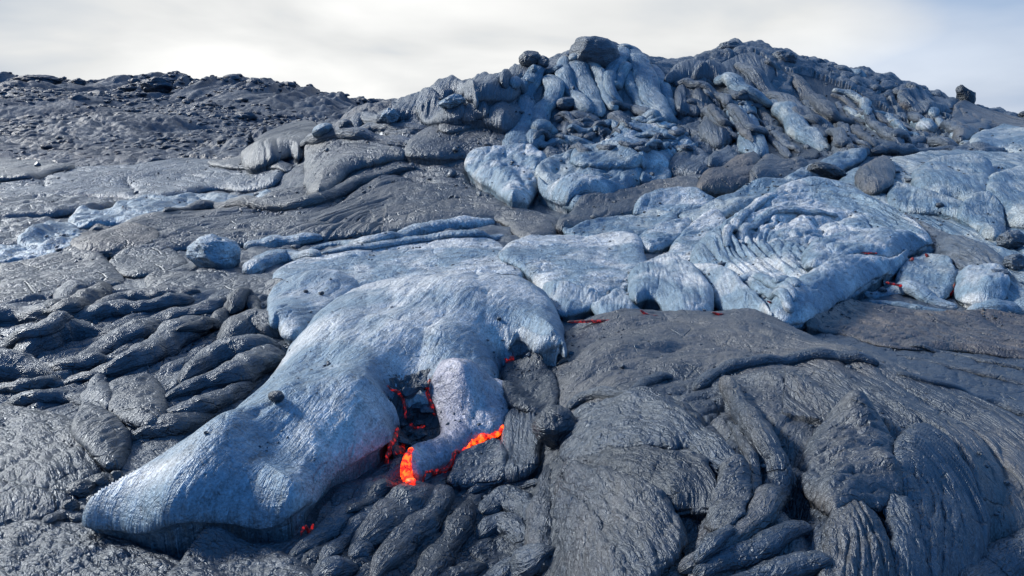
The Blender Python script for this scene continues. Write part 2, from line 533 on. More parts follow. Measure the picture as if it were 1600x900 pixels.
def tube(name, label, cat, path, rad, mat='old', flat=0.75, sink=0.3, twist=0.0, stri=(0.05, 9), ropes=None, lumps=0.08, ends=(1.0, 1.0), group=None,
         parent=None, around=None, stamp=True, lift=None, up=None, rough=0.02, crest=0.9, rvar=0.16, gap=None):
    """a rope, toe or finger of lava lying on the present surface; radii in picture px at its distance"""
    seed = nseed()
    rad = np.atleast_1d(np.asarray(rad, float))
    rr = np.interp(np.linspace(0, 1, len(path)), np.linspace(0, 1, len(rad)), rad)
    p0 = [proj(*q[:2]) for q in path]
    P = []
    ym = float(np.median([a[1] for a in p0])) if gap is not None else 0
    for q, r, a in zip(path, rr, p0):
        if gap is not None:
            s = ym / FPX; yy = ym + gap * s; dr = ray(q[0], q[1])
            P.append((dr[0] / dr[1] * yy, yy, r * s, H0 + yy * dr[2] / dr[1]))
            continue
        s = a[1] / FPX
        x, y = proj(q[0], q[1], r * s * flat * (sink + 0.1) + (q[2] * s if len(q) > 2 else 0))
        P.append((x, y, r * y / FPX, (q[2] * s if len(q) > 2 else 0)))
    P = spline(np.array(P), False, 10)
    seg = np.hypot(*np.diff(P[:, :2], axis=0).T)
    L = np.concatenate([[0], np.cumsum(seg)])
    Ym = np.median(P[:, 1]); a_m = float(np.median(P[:, 2]))
    step = max(Ym * 0.0022 / max(RES, .3), a_m * 0.05)
    n = int(min(max(L[-1] / step, 14), 420))
    ss = np.linspace(0, L[-1], n)
    c = np.stack([np.interp(ss, L, P[:, k]) for k in range(4)], 1)
    # rounded ends
    e0 = a_m * ends[0]; e1 = a_m * ends[1]
    cap = np.ones(n)
    if e0 > 0: cap *= np.sqrt(np.clip(1 - np.clip(1 - ss / e0, 0, 1) ** 2, 0, 1))
    if e1 > 0: cap *= np.sqrt(np.clip(1 - np.clip(1 - (L[-1] - ss) / e1, 0, 1) ** 2, 0, 1))
    cap = np.maximum(cap, 0.03)
    a = c[:, 2] * cap * (1 + rvar * perlin(ss / (a_m * 3.0), np.zeros(n) + seed * .37, seed))
    b = a * flat
    zc = np.array([surf(x, y) for x, y in c[:, :2]])
    kk = max(1, int(n * min(0.12, 1.2 * a_m / max(L[-1], 1e-6))))
    zc = np.convolve(np.pad(zc, kk, mode='edge'), np.ones(2 * kk + 1) / (2 * kk + 1), 'valid')
    zc = zc + b * sink + c[:, 3] if gap is None else c[:, 3]
    ctr = np.stack([c[:, 0], c[:, 1], zc], 1)
    T = np.gradient(ctr, axis=0); T /= np.linalg.norm(T, axis=1)[:, None] + 1e-9
    if up is None:
        N = np.zeros((n, 3))
        for i in range(n):
            x, y = ctr[i, :2]; e = max(a_m * 1.5, 0.02 * y)
            gx = (surf(x + e, y) - surf(x - e, y)) / (2 * e); gy = (surf(x, y + e) - surf(x, y - e)) / (2 * e)
            N[i] = (-gx * .7, -gy * .7, 1)
        N = np.stack([np.convolve(np.pad(N[:, k], kk, mode='edge'), np.ones(2 * kk + 1) / (2 * kk + 1), 'valid') for k in range(3)], 1)
    else:
        N = np.tile(np.array(up, float), (n, 1))
    Bn = np.cross(T, N); Bn /= np.linalg.norm(Bn, axis=1)[:, None] + 1e-9
    N = np.cross(Bn, T)
    m = around or int(min(max(2 * math.pi * a_m / (Ym * 0.0026) * max(RES, .4), 18), 64))
    ph = np.linspace(0, 2 * math.pi, m, endpoint=False)
    PH, SS = np.meshgrid(ph, ss)
    circ = np.minimum(PH, 2 * math.pi - PH) if False else PH
    # displacement
    per = lambda fs, fp, sd: 0.5 * (perlin(SS / (a_m * fs), np.cos(PH) * fp + 11, sd) + perlin(SS / (a_m * fs) + 3.3, np.sin(PH) * fp + 5, sd + 1))
    D = 1 + lumps * 1.8 * per(2.2, 0.9, seed + 1) + lumps * 0.9 * per(0.9, 1.6, seed + 2)
    if stri[0]:
        q = PH * stri[1] / (2 * math.pi) + twist * SS / a_m + 1.2 * per(2.5, 0.8, seed + 3)
        D = D + stri[0] * (np.sqrt(np.abs(np.sin(math.pi * q)) + .02) - 0.8) * np.clip(0.7 + 1.2 * per(1.5, 1.1, seed + 4), 0.1, 1.3)
    if ropes:
        A, wl = ropes
        q = SS / (a_m * wl) - 0.55 * np.sin(PH) ** 2 * 0 + 0.5 * np.abs(np.cos(PH)) + 0.7 * per(1.6, 0.8, seed + 5)
        D = D + A * (np.sqrt(np.abs(np.sin(math.pi * q)) + .02) - 0.8) * np.clip(0.7 + 1.2 * per(2.5, .8, seed + 6), 0.1, 1.3)
    D = D + rough * (perlin(SS / (a_m * 0.35), PH * 2.2, seed + 7) * np.sin(PH / 2) + per(0.25, 5, seed + 8))
    ca = np.cos(PH); sa = np.sin(PH)
    ca = np.sign(ca) * np.abs(ca) ** 0.9; sa = np.sign(sa) * np.abs(sa) ** crest
    V = ctr[:, None] + Bn[:, None] * (a[:, None] * D * ca)[..., None] + N[:, None] * (b[:, None] * D * sa)[..., None]
    i0 = np.arange(n - 1)[:, None] * m; j0 = np.arange(m)[None]; j1 = (j0 + 1) % m
    F = np.stack([i0 + j0, i0 + m + j0, i0 + m + j1, i0 + j1], -1).reshape(-1, 4)[:, ::-1]
    fl = np.stack([SS, PH * a_m + twist * SS * 0.3, np.zeros_like(SS)], -1)
    me = mesh_from(name, V.reshape(-1, 3), F, pick(mat, Ym), fl.reshape(-1, 3))
    ob = add(name, me, label if parent is None else None, cat if parent is None else None, group if parent is None else None, parent=parent)
    if stamp:
        R, K = window(c[:, :2], a_m * 1.3)
        X = GX[R, K]; Y = GY[R, K]
        if X.size:
            k = max(1, n // 60)
            d, arc, _, _, _ = polydist(X, Y, c[::k, :2])
            cl = np.concatenate([[0], np.cumsum(np.hypot(*np.diff(c[::k, :2], axis=0).T))])
            aa = np.interp(arc, cl, a[::k]); zz = np.interp(arc, cl, zc[::k])
            t = 1 - (d / np.maximum(aa, 1e-6)) ** 2
            Zt = np.where(t > 0, zz + aa * flat * np.sqrt(np.clip(t, 0, 1)), -99)
            C[R, K] = np.maximum(C[R, K], Zt.astype(np.float32))
            COV[R, K] |= t > 0.5
    return ob


import bmesh
_bm = bmesh.new(); bmesh.ops.create_icosphere(_bm, subdivisions=5, radius=1.0)
ICO = np.array([v.co[:] for v in _bm.verts]); ICOF = np.array([[v.index for v in f.verts] for f in _bm.faces]); _bm.free()
_bm = bmesh.new(); bmesh.ops.create_icosphere(_bm, subdivisions=3, radius=1.0)
ICO3 = np.array([v.co[:] for v in _bm.verts]); ICO3F = np.array([[v.index for v in f.verts] for f in _bm.faces]); _bm.free()


def n3(P, f, seed):
    return (perlin(P[:, 0] * f + P[:, 2] * .7 * f, P[:, 1] * f + 3, seed) + perlin(P[:, 1] * f - P[:, 0] * .6 * f, P[:, 2] * f + 8, seed + 1)
            + perlin(P[:, 2] * f + P[:, 1] * .5 * f, P[:, 0] * f + 1, seed + 2)) / 1.8


def rock(name, label, cat, px, py, rx, ry, mat='old', rz=None, cuts=7, rough=0.12, sink=0.55, rot=0.0, group=None, parent=None, lowpoly=False, layer=0.0, off=0.0, sharp=0.72, back=0.0):
    """a broken block or boulder: rx, ry half sizes in picture px; (px, py) its centre"""
    seed = nseed(); rg = np.random.RandomState(seed)
    s0 = proj(px, py + ry * 0.7)[1] / FPX
    x, y = proj(px, py + ry * 0.7, 0.0)
    x, y = x * (1 + back / FPX), y * (1 + back / FPX)
    s = y / FPX
    P = (ICO3 if lowpoly else ICO).copy(); F = ICO3F if lowpoly else ICOF
    for _ in range(cuts):
        nrm = rg.normal(size=3); nrm /= np.linalg.norm(nrm)
        d = rg.uniform(sharp, 0.93)
        q = P @ nrm
        P = P - np.clip(q - d, 0, None)[:, None] * nrm * 0.94
    P = P * (1 + rough * n3(P, 1.6, seed) + rough * 0.5 * n3(P, 4.1, seed + 5) + rough * 0.28 * n3(P, 9.0, seed + 9))[:, None]
    if layer:
        P = P * (1 + layer * np.sin(P[:, 2:3] * 11 + 2 * n3(P, 1.2, seed + 3)[:, None]))
    P = P * np.array([rx, rz or (rx + ry) / 2, ry]) * s
    a = rot; P = np.stack([P[:, 0] * math.cos(a) + P[:, 2] * math.sin(a), P[:, 1], -P[:, 0] * math.sin(a) + P[:, 2] * math.cos(a)], 1)
    z = H0 + y * ray(px, py)[2] / ray(px, py)[1] + off * s
    V = P + np.array([x, y, z])
    fl = np.stack([V[:, 0], V[:, 2], V[:, 1]], 1)
    me = mesh_from(name, V, F, pick(mat, y), fl)
    return add(name, me, label if parent is None else None, cat if parent is None else None, group if parent is None else None, parent=parent)


# ------------------------------------------------------------------ materials
MAT = {}


def lava_mat(name, colA, colB, colC, rough=0.5, spec=0.5, metal=0.0, stri=1.0, grain=1.0, crack=0.6, patch=1.2, aniso=(12, 42), sparkle=0.5, coat=0.0, cs=1.0, leather=1.0, lamt=0.7):
    m = bpy.data.materials.new(name); m.use_nodes = True
    t = NT(m.node_tree)
    at = t.n('ShaderNodeAttribute', attribute_name='flow').outputs['Vector']
    tc = t.n('ShaderNodeTexCoord').outputs['Object']
    sv = t.n('ShaderNodeMapping', {'Vector': at, 'Scale': (aniso[0], aniso[1], 1)}).outputs[0]
    s1 = t.n('ShaderNodeTexNoise', {'Vector': sv, 'Scale': 1.0, 'Detail': 4.0, 'Roughness': 0.62, 'Distortion': 0.35}).outputs['Fac']
    g1 = t.n('ShaderNodeTexNoise', {'Vector': tc, 'Scale': 95.0 * cs, 'Detail': 3.0, 'Roughness': 0.7}).outputs['Fac']
    g2 = t.n('ShaderNodeTexNoise', {'Vector': tc, 'Scale': 21.0 * cs, 'Detail': 4.0, 'Roughness': 0.6, 'Distortion': 0.4}).outputs['Fac']
    p1 = t.n('ShaderNodeTexNoise', {'Vector': tc, 'Scale': patch, 'Detail': 5.0, 'Roughness': 0.55, 'Distortion': 0.5}).outputs['Fac']
    p2 = t.n('ShaderNodeTexNoise', {'Vector': tc, 'Scale': patch * 2.7, 'Detail': 4.0, 'Roughness': 0.6}).outputs['Fac']
    wv = t.mix(0.06, tc, t.n('ShaderNodeTexNoise', {'Vector': tc, 'Scale': 7.0, 'Detail': 3.0}).outputs['Color'])
    vo = t.n('ShaderNodeTexVoronoi', {'Vector': wv, 'Scale': 4.2 * cs}, feature='DISTANCE_TO_EDGE').outputs['Distance']
    ck = t.math('MULTIPLY', t.maprange(vo, 0.0, 0.035, 1.0, 0.0), t.maprange(p2, 0.50, 0.60))
    ck = t.math('MULTIPLY', ck, crack)
    cv = t.n('ShaderNodeMapping', {'Vector': at, 'Scale': (26.0 * cs * leather, 58.0 * cs * leather, 1)}).outputs[0]
    cv = t.mix(0.35, cv, t.n('ShaderNodeTexNoise', {'Vector': cv, 'Scale': 0.8, 'Detail': 3.0}).outputs['Color'], 'ADD')
    vf = t.n('ShaderNodeTexVoronoi', {'Vector': cv, 'Scale': 1.0}, feature='DISTANCE_TO_EDGE').outputs['Distance']
    fc = t.math('MULTIPLY', t.maprange(vf, 0.0, 0.16, 1.0, 0.0), t.maprange(g2, 0.36, 0.62))
    fc = t.math('MULTIPLY', fc, lamt)
    base = t.mix(t.maprange(p1, 0.43, 0.58), colA, colB)
    base = t.mix(t.math('MULTIPLY', t.maprange(p2, 0.52, 0.70), 0.75), base, colC)
    # mineral grain: dark pits and pale specks
    gr = t.math('ADD', t.math('MULTIPLY', t.math('SUBTRACT', g1, 0.5), 1.8 * grain), t.math('MULTIPLY', t.math('SUBTRACT', s1, 0.5), 2.0 * stri))
    gr = t.math('ADD', gr, t.math('MULTIPLY', t.math('SUBTRACT', g2, 0.5), 1.1 * grain))
    gr = t.math('ADD', 1.0, gr)
    gr = t.math('MAXIMUM', gr, 0.22)
    gr = t.math('MULTIPLY', gr, t.math('SUBTRACT', 1.0, t.math('MULTIPLY', ck, 0.75)))
    gr = t.math('MULTIPLY', gr, t.math('SUBTRACT', 1.0, t.math('MULTIPLY', fc, 0.55)))
    comb = t.n('ShaderNodeCombineXYZ', {0: gr, 1: gr, 2: gr}).outputs[0]
    col = t.mix(1.0, base, comb, 'MULTIPLY')
    hgt = t.math('ADD', t.math('MULTIPLY', s1, 0.016 * stri), t.math('MULTIPLY', g2, 0.014 * grain))
    hgt = t.math('ADD', hgt, t.math('MULTIPLY', g1, 0.0045 * grain))
    hgt = t.math('SUBTRACT', hgt, t.math('MULTIPLY', ck, 0.02))
    hgt = t.math('SUBTRACT', hgt, t.math('MULTIPLY', fc, 0.006))
    bp = t.n('ShaderNodeBump', {'Height': hgt, 'Strength': 0.9, 'Distance': 1.15 / cs})
    rg = t.math('ADD', rough - 0.12, t.math('MULTIPLY', g1, 0.24), clamp=True)
    bs = t.n('ShaderNodeBsdfPrincipled', {'Base Color': col, 'Roughness': rg, 'Normal': bp.outputs[0], 'Metallic': metal,
                                          'Specular IOR Level': spec, 'Coat Weight': coat, 'Specular Tint': (0.74, 0.88, 1.0, 1), 'Coat Tint': (0.80, 0.91, 1.0, 1), 'Coat Roughness': 0.40, 'Coat Normal': bp.outputs[0]})
    t.n('ShaderNodeOutputMaterial', {0: bs.outputs[0]})
    MAT[name] = m


lava_mat('fresh', (0.155, 0.225, 0.285), (0.47, 0.485, 0.49), (0.085, 0.155, 0.225), rough=0.5, spec=0.6, metal=0.15, stri=0.8, grain=1.35, crack=0.2, patch=1.0, aniso=(14, 40), lamt=.35, coat=0.35)
lava_mat('violet', (0.235, 0.245, 0.305), (0.44, 0.44, 0.47), (0.165, 0.155, 0.215), rough=0.45, spec=0.6, metal=0.2, stri=0.5, grain=1.3, crack=0.1, patch=2.0, lamt=.2)
lava_mat('silver', (0.112, 0.176, 0.235), (0.290, 0.330, 0.344), (0.067, 0.132, 0.197), rough=0.46, spec=0.65, metal=0.18, stri=0.8, grain=1.2, crack=0.2, patch=1.3, lamt=.45, coat=0.35)
lava_mat('old', (0.026, 0.038, 0.057), (0.058, 0.069, 0.085), (0.016, 0.027, 0.048), rough=0.43, spec=0.8, stri=1.0, grain=1.25, crack=0.4, patch=1.0, coat=0.5)
lava_mat('brown', (0.032, 0.039, 0.052), (0.085, 0.079, 0.077), (0.021, 0.030, 0.047), rough=0.45, spec=0.8, stri=1.0, grain=1.25, crack=0.45, patch=0.9, coat=0.5)
lava_mat('hill', (0.050, 0.068, 0.093), (0.112, 0.128, 0.149), (0.034, 0.050, 0.076), rough=0.46, spec=0.65, metal=0.08, stri=0.9, grain=1.2, crack=0.2, patch=0.7, aniso=(4, 24), cs=0.4, coat=0.5)
lava_mat('far', (0.026, 0.038, 0.059), (0.064, 0.077, 0.097), (0.020, 0.030, 0.049), rough=0.62, spec=0.4, stri=0.5, grain=1.2, crack=0.1, patch=0.35, aniso=(1.2, 6), cs=0.22, lamt=.4, coat=0.35)
lava_mat('dark', (0.014, 0.020, 0.030), (0.028, 0.032, 0.041), (0.011, 0.016, 0.028), rough=0.46, spec=0.65, stri=0.9, grain=1.1, crack=0.3, patch=1.5, coat=0.5)
lava_mat('rust', (0.051, 0.046, 0.050), (0.107, 0.088, 0.077), (0.039, 0.038, 0.046), rough=0.5, spec=0.6, stri=1.0, grain=1.2, crack=0.5, patch=1.6, coat=0.5)
lava_mat('fresh_mid', (0.155, 0.225, 0.285), (0.47, 0.485, 0.49), (0.085, 0.155, 0.225), rough=0.5, spec=0.6, metal=0.15, stri=0.8, grain=1.49, crack=0.2, patch=1.0, lamt=.35, aniso=(6, 26), cs=0.5, coat=0.35)
lava_mat('silver_mid', (0.112, 0.176, 0.235), (0.290, 0.330, 0.344), (0.067, 0.132, 0.197), rough=0.46, spec=0.65, metal=0.18, stri=0.8, grain=1.32, crack=0.2, patch=1.3, lamt=.45, aniso=(6, 26), cs=0.5, coat=0.35)
lava_mat('old_mid', (0.026, 0.038, 0.057), (0.058, 0.069, 0.085), (0.016, 0.027, 0.048), rough=0.43, spec=0.8, stri=1.0, grain=1.38, crack=0.4, patch=1.0, aniso=(6, 26), cs=0.5, coat=0.5)
lava_mat('brown_mid', (0.032, 0.039, 0.052), (0.085, 0.079, 0.077), (0.021, 0.030, 0.047), rough=0.45, spec=0.8, stri=1.0, grain=1.38, crack=0.45, patch=0.9, aniso=(6, 26), cs=0.5, coat=0.5)
lava_mat('dark_mid', (0.014, 0.020, 0.030), (0.028, 0.032, 0.041), (0.011, 0.016, 0.028), rough=0.46, spec=0.65, stri=0.9, grain=1.21, crack=0.3, patch=1.5, aniso=(6, 26), cs=0.5, coat=0.5)
lava_mat('rust_mid', (0.051, 0.046, 0.050), (0.107, 0.088, 0.077), (0.039, 0.038, 0.046), rough=0.5, spec=0.6, stri=1.0, grain=1.32, crack=0.5, patch=1.6, aniso=(6, 26), cs=0.5, coat=0.5)


def molten_mat(name, lo, hi, strength, scale=22.0, crust=0.45):
    m = bpy.data.materials.new(name); m.use_nodes = True
    t = NT(m.node_tree)
    tc = t.n('ShaderNodeTexCoord').outputs['Object']
    nz = t.n('ShaderNodeTexNoise', {'Vector': tc, 'Scale': scale, 'Detail': 4.0, 'Roughness': 0.6, 'Distortion': 0.6}).outputs['Fac']
    f = t.maprange(nz, 0.34, 0.66)
    col = t.ramp(f, [(0.0, (lo[0] * 0.16, lo[1] * 0.14, lo[2] * 0.1)), (crust, (*lo,)), (1.0, (*hi,))])
    bs = t.n('ShaderNodeBsdfPrincipled', {'Base Color': (0.03, 0.02, 0.02, 1), 'Roughness': 0.5, 'Emission Color': col, 'Emission Strength': strength})
    t.n('ShaderNodeOutputMaterial', {0: bs.outputs[0]})
    MAT[name] = m


molten_mat('molten', (0.40, 0.009, 0.002), (0.80, 0.075, 0.005), 4.2, 34.0, 0.45)
molten_mat('ember', (0.04, 0.001, 0.001), (0.40, 0.010, 0.004), 1.0, 46.0, 0.7)
# ------------------------------------------------------------------ things: left background
SHEET, LOBE, TOE, ROPE, FOLD, SLAB, ROCK = 'lava sheet', 'lava lobe', 'lava toe', 'lava rope', 'lava fold', 'lava slab', 'rock'
lobe('lava_sheet', 'smooth tilted slab of blue grey lava with lengthwise streaks below the far clinkery field', SHEET,
     [(-120, 275), (0, 278), (60, 272), (110, 266), (200, 262), (290, 252), (400, 251), (445, 258), (440, 276), (425, 290), (380, 298), (330, 296), (250, 312), (180, 310), (130, 309), (60, 314), (-120, 318)],
     H=9, w=16, mat='hill', guide=[(-120, 300), (100, 293), (250, 285), (430, 268)], fold=(4, 9, 14), lump=(2, 60), dome=4, fine=0.8, wob=1.2,
     creases=[([(62, 270), (68, 285), (72, 296)], 5, 2), ([(196, 283), (208, 296), (216, 305)], 5, 2)])
lobe('lava_sheet', 'dark wedge of lava at the left edge above the smooth tilted slab', SHEET,
     [(-80, 250), (0, 252), (60, 252), (115, 258), (80, 268), (30, 277), (-80, 280)], H=8, w=12, mat='brown', ang=5, fold=(2, 10, 8))
lobe('lava_sheet', 'thin pale topped ledge of lava at the right end of the smooth tilted slab', SHEET,
     [(330, 252), (380, 248), (440, 252), (455, 260), (445, 268), (400, 262), (345, 260)], H=6, w=8, mat='brown', ang=0, lump=(1, 30), lip=.5)
for nm, pp, lab in (('a', [(-60, 322), (0, 315), (90, 312), (165, 314), (178, 322), (120, 333), (60, 340), (-60, 350)], 'pale knobbly lava lobe in front of the smooth slab at the left edge'),
                    ('b', [(180, 325), (220, 312), (280, 312), (345, 310), (420, 305), (430, 318), (360, 330), (300, 338), (220, 340), (185, 338)], 'band of pale lumpy lava below the cracked middle of the smooth slab'),
                    ('c', [(110, 345), (130, 330), (180, 328), (240, 332), (300, 336), (250, 350), (180, 352), (120, 356)], 'low bluish lava lobe tucked in front of the lumpy pale band'),
                    ('d', [(-60, 345), (0, 342), (70, 348), (110, 352), (100, 362), (60, 380), (0, 390), (-60, 392)], 'dark blue rounded lava lobe at the left edge below the knobbly pale one'),
                    ('e', [(30, 378), (45, 362), (80, 352), (118, 358), (130, 375), (110, 388), (60, 392)], 'small pale pitted lava mound near the left edge'),
                    ('f', [(-60, 398), (0, 392), (60, 384), (120, 382), (165, 388), (120, 398), (50, 410), (-60, 425)], 'long pale lava ledge below the pitted mound at the left edge')):
    lobe('lava_lobe', lab, LOBE, pp, H=11, w=14, mat='silver' if nm in 'bce' else 'fresh' if nm == 'f' else 'old', ang=4, fold=(3, 10, 5), lump=(6, 22), fine=1.1)
# drooping sheet of draped strands
lobe('draped_lava', 'wide curtain of draped dark lava strands sweeping left from the hill foot', 'draped lava',
     [(100, 400), (130, 372), (200, 352), (300, 336), (390, 318), (440, 305), (480, 298), (520, 275), (560, 258), (640, 248), (725, 246), (728, 275), (745, 300), (800, 325), (870, 342), (868, 365), (820, 372), (780, 345), (700, 352), (600, 362), (520, 372), (430, 378), (340, 384), (270, 390), (190, 398)],
     H=15, w=34, mat='brown', guide=[(110, 388), (250, 366), (400, 346), (500, 330), (570, 300), (640, 275), (760, 270)], fold=[(6.5, 11, 20), (3, 5.5, 16)], lump=(5, 70), fine=1.0, lip=.2,
     creases=[([(400, 336), (470, 337), (520, 322), (560, 290), (610, 272), (640, 278), (690, 290)], 9, 5), ([(200, 385), (330, 362), (480, 352), (640, 345)], 7, 5), ([(650, 330), (700, 322), (745, 325)], 4, 2.5)])
tube('lava_rope', 'thick bent roll of lava turning uphill behind the draped strands', ROPE,
     [(255, 330), (330, 322), (420, 322), (480, 316), (520, 302), (560, 283), (610, 268), (650, 262)], [5, 13, 17, 17, 15, 13, 10, 7], mat='brown', flat=.7, stri=(.07, 13), twist=.05)
lobe('lava_sheet', 'reddish grey flat patch of lava below the draped strands', SHEET,
     [(115, 372), (150, 352), (210, 350), (245, 362), (225, 380), (160, 392), (125, 390)], H=6, w=18, mat='rust', ang=8, fold=(2, 7, 10))

# ------------------------------------------------------------------ left shoulder of the hill
lobe('lava_lobe', 'brown striped fan of lava at the foot of the far field left of the hill', LOBE,
     [(380, 245), (395, 228), (430, 206), (475, 195), (500, 202), (475, 225), (455, 240), (420, 250)], H=13, w=20, mat='brown', guide=[(385, 248), (430, 222), (490, 203)], fold=(4, 7, 10), dome=5)
lobe('lava_lobe', 'striped brown mound with a ledge left of the draped curtain', LOBE,
     [(478, 268), (480, 235), (500, 218), (540, 215), (600, 228), (640, 240), (600, 252), (545, 268), (500, 292), (480, 290)], H=16, w=24, mat='brown', guide=[(480, 275), (530, 250), (640, 238)], fold=(4.5, 8, 10), dome=6)
for lab, pth, rd, mt in (
        ('long greenish grey lava roll crossing the left shoulder of the hill', [(470, 225), (510, 207), (560, 210), (620, 222), (655, 228)], [8, 13, 14, 15, 9], 'hill'),
        ('flat grey lava roll above the long greenish roll', [(530, 198), (580, 200), (640, 202), (680, 205)], [8, 13, 12, 7], 'hill'),
        ('short dark lava roll stacked left of the pale frosty lump', [(535, 190), (565, 185), (600, 188)], [9, 14, 9], 'hill'),
        ('pair of knuckled lava knobs at the head of the striped mound', [(490, 212), (500, 198), (520, 192)], [8, 11, 9], 'silver'),
        ('thin tilted lava slat below the pale frosty lump', [(600, 208), (640, 206), (690, 210)], [5, 8, 5], 'hill')):
    tube('lava_roll', lab, 'lava roll', pth, rd, mat=mt, flat=.75, stri=(.08, 9), lumps=.12)
lobe('lava_lobe', 'smooth grey dome of cracked lava left of the blue stream', LOBE,
     [(636, 240), (640, 215), (680, 198), (720, 184), (770, 183), (800, 192), (806, 215), (800, 240), (740, 250), (680, 250)], H=20, w=45, mat='brown', ang=10, fold=(2, 9, 12), dome=6,
     creases=[([(765, 190), (770, 212), (760, 235)], 3, 1.6), ([(700, 195), (720, 205), (790, 208)], 2, 1.6)])
lobe('lava_lobe', 'brown striped cap of lava on the grey dome left of the blue stream', LOBE,
     [(688, 200), (700, 182), (730, 174), (756, 176), (745, 190), (715, 204)], H=8, w=14, mat='brown', ang=20, fold=(2.5, 6, 10))
for lab, pp, hh in (
        ('big bulging lava pillow beside the blue stream on the hill', [(752, 182), (750, 160), (765, 145), (790, 142), (814, 150), (822, 170), (815, 192), (795, 200), (765, 192)], 20),
        ('fluted lava pillow with green tinge left of the big bulging pillow', [(720, 180), (722, 160), (735, 148), (752, 146), (760, 165), (752, 185)], 16),
        ('grey lava pillow high on the left ridge of the hill', [(730, 150), (735, 132), (765, 122), (800, 124), (812, 138), (800, 150), (760, 152)], 16),
        ('lava pillow below the first bump of the left ridge', [(672, 150), (680, 132), (715, 120), (742, 122), (740, 138), (715, 150), (690, 158)], 15),
        ('lava lobe sloping down the left end of the hill ridge', [(600, 178), (625, 160), (660, 150), (690, 148), (700, 160), (670, 176), (630, 186)], 12),
        ('low folded lava lobe under the left ridge pillows', [(655, 165), (690, 155), (720, 160), (722, 178), (690, 186), (655, 184)], 11),
        ('cushion of lava just left of the round ridge boulder', [(785, 128), (795, 112), (820, 106), (845, 112), (840, 128), (815, 136)], 14)):
    lobe('lava_pillow', lab, 'lava pillow', pp, H=hh * 1.3, w=hh * 1.2, mat='hill', ang=60, fold=(2.5, 9, 6), lump=(4, 22), lip=.3)
rock('frosty_lump', 'pale blue frosty lump of lava alone on the left shoulder of the hill', ROCK, 609, 181, 14, 10, mat='fresh', rough=.3, cuts=2)
rock('frosty_lump', 'pale blue frosty lump of lava against the fluted pillow', ROCK, 706, 159, 18, 9, mat='fresh', rough=.3, cuts=2, rot=-.2)

# ------------------------------------------------------------------ hill: streams
G_ST = 'blue lava streams running down the hill'
lobe('lava_bed', 'dark hollow bed of lava between the blue streams under the peak', 'lava bed',
     [(845, 215), (850, 140), (880, 100), (930, 75), (985, 90), (1020, 130), (1045, 190), (1000, 215), (920, 225)], H=3, w=20, mat='hill', ang=80, fold=(4, 12, 5), lump=(6, 24))
for lab, pth, rd, fl in (
        ('wide lava sheet hanging between the two left streams below the peak', [(898, 92), (903, 105), (908, 118), (916, 134), (924, 150), (932, 168), (940, 182)], [11, 17, 18, 16, 17, 17, 13], .5),
        ('lava strand at the far right of the streams beside the dark alcove', [(1018, 102), (1028, 122), (1038, 144), (1046, 162), (1054, 180)], [8, 12, 13, 12, 9], .7),
        ('narrow lava strand filling the gap left of the broad stream', [(978, 104), (982, 122), (988, 140), (996, 156), (1008, 172), (1024, 188)], [7, 10, 11, 10, 10, 8], .7),
        ('narrow lava stream second from the left below the peak', [(880, 92), (881, 112), (887, 134), (898, 150), (910, 163), (926, 176)], [8, 12, 13, 12, 13, 9], .75),
        ('wide blue lava stream on the left flank of the peak, spreading at its foot', [(878, 102), (850, 113), (832, 126), (823, 148), (824, 172), (821, 198), (813, 222), (802, 240)], [9, 11, 13, 14, 16, 18, 23, 28], .6),
        ('lava branch looping around a hole right of the wide left stream', [(850, 116), (866, 132), (863, 154), (848, 170), (843, 190), (840, 212), (832, 236)], [9, 13, 14, 14, 14, 15, 17], .65),
        ('short lava branch pointing left from the top of the wide left stream', [(834, 126), (818, 130), (802, 136)], [11, 12, 9], .7),
        ('thin lava stream arching under the dark peak block', [(890, 92), (912, 90), (928, 102), (936, 118), (934, 134)], [7, 9, 9, 8, 6], .75),
        ('ropey lava prong in the middle of the streams', [(935, 104), (942, 122), (945, 140), (951, 158), (962, 172)], [6, 9, 10, 9, 7], .75),
        ('forked lava stream crossing down leftward from the peak', [(970, 68), (973, 84), (964, 100), (954, 114), (952, 132), (960, 150), (975, 164)], [8, 12, 12, 10, 9, 10, 8], .7),
        ('short lava rung between forked stream and broad stream', [(986, 104), (972, 116), (960, 128)], [7, 9, 7], .75),
        ('broad bright blue lava stream right of the peak', [(970, 66), (988, 82), (999, 100), (1006, 122), (1014, 145), (1025, 165), (1040, 182), (1058, 194)], [9, 14, 18, 20, 19, 18, 17, 13], .6)):
    tube('lava_stream', lab, 'lava stream', pth, rd, mat='silver', flat=fl, stri=(.07, 7), lumps=.10, sink=.42, ropes=(.05, .6), rvar=.22)
rock('peak_block', 'dark rounded block of lava crowning the peak of the hill', ROCK, 927, 85, 39, 28, mat='hill', rz=30, back=28, cuts=5, rough=.08, rot=.05)
rock('grey_boulder', 'smooth grey oval boulder wedged between streams on the hill front', ROCK, 884, 162, 16, 10, mat='hill', cuts=2, rough=.05, rot=-.1)
rock('ridge_boulder', 'round pitted boulder perched on the ridge left of the peak', ROCK, 829, 93, 17, 13, mat='brown', cuts=3, rough=.1)
rock('ridge_boulder', 'small knobbly stone leaning on the round ridge boulder', ROCK, 849, 97, 9, 9, mat='hill', cuts=3, rough=.15)
rock('ridge_boulder', 'small upright stone under the round ridge boulder', ROCK, 834, 108, 5, 7, mat='silver', cuts=2, rough=.12)
rock('ridge_boulder', 'layered crinkled boulder standing on the right ridge of the hill', ROCK, 1140, 76, 18, 11, mat='hill', cuts=4, rough=.13, layer=.05)
rock('ridge_boulder', 'flat layered stones under the crinkled right ridge boulder', ROCK, 1124, 86, 20, 8, mat='hill', cuts=4, rough=.14, layer=.05)
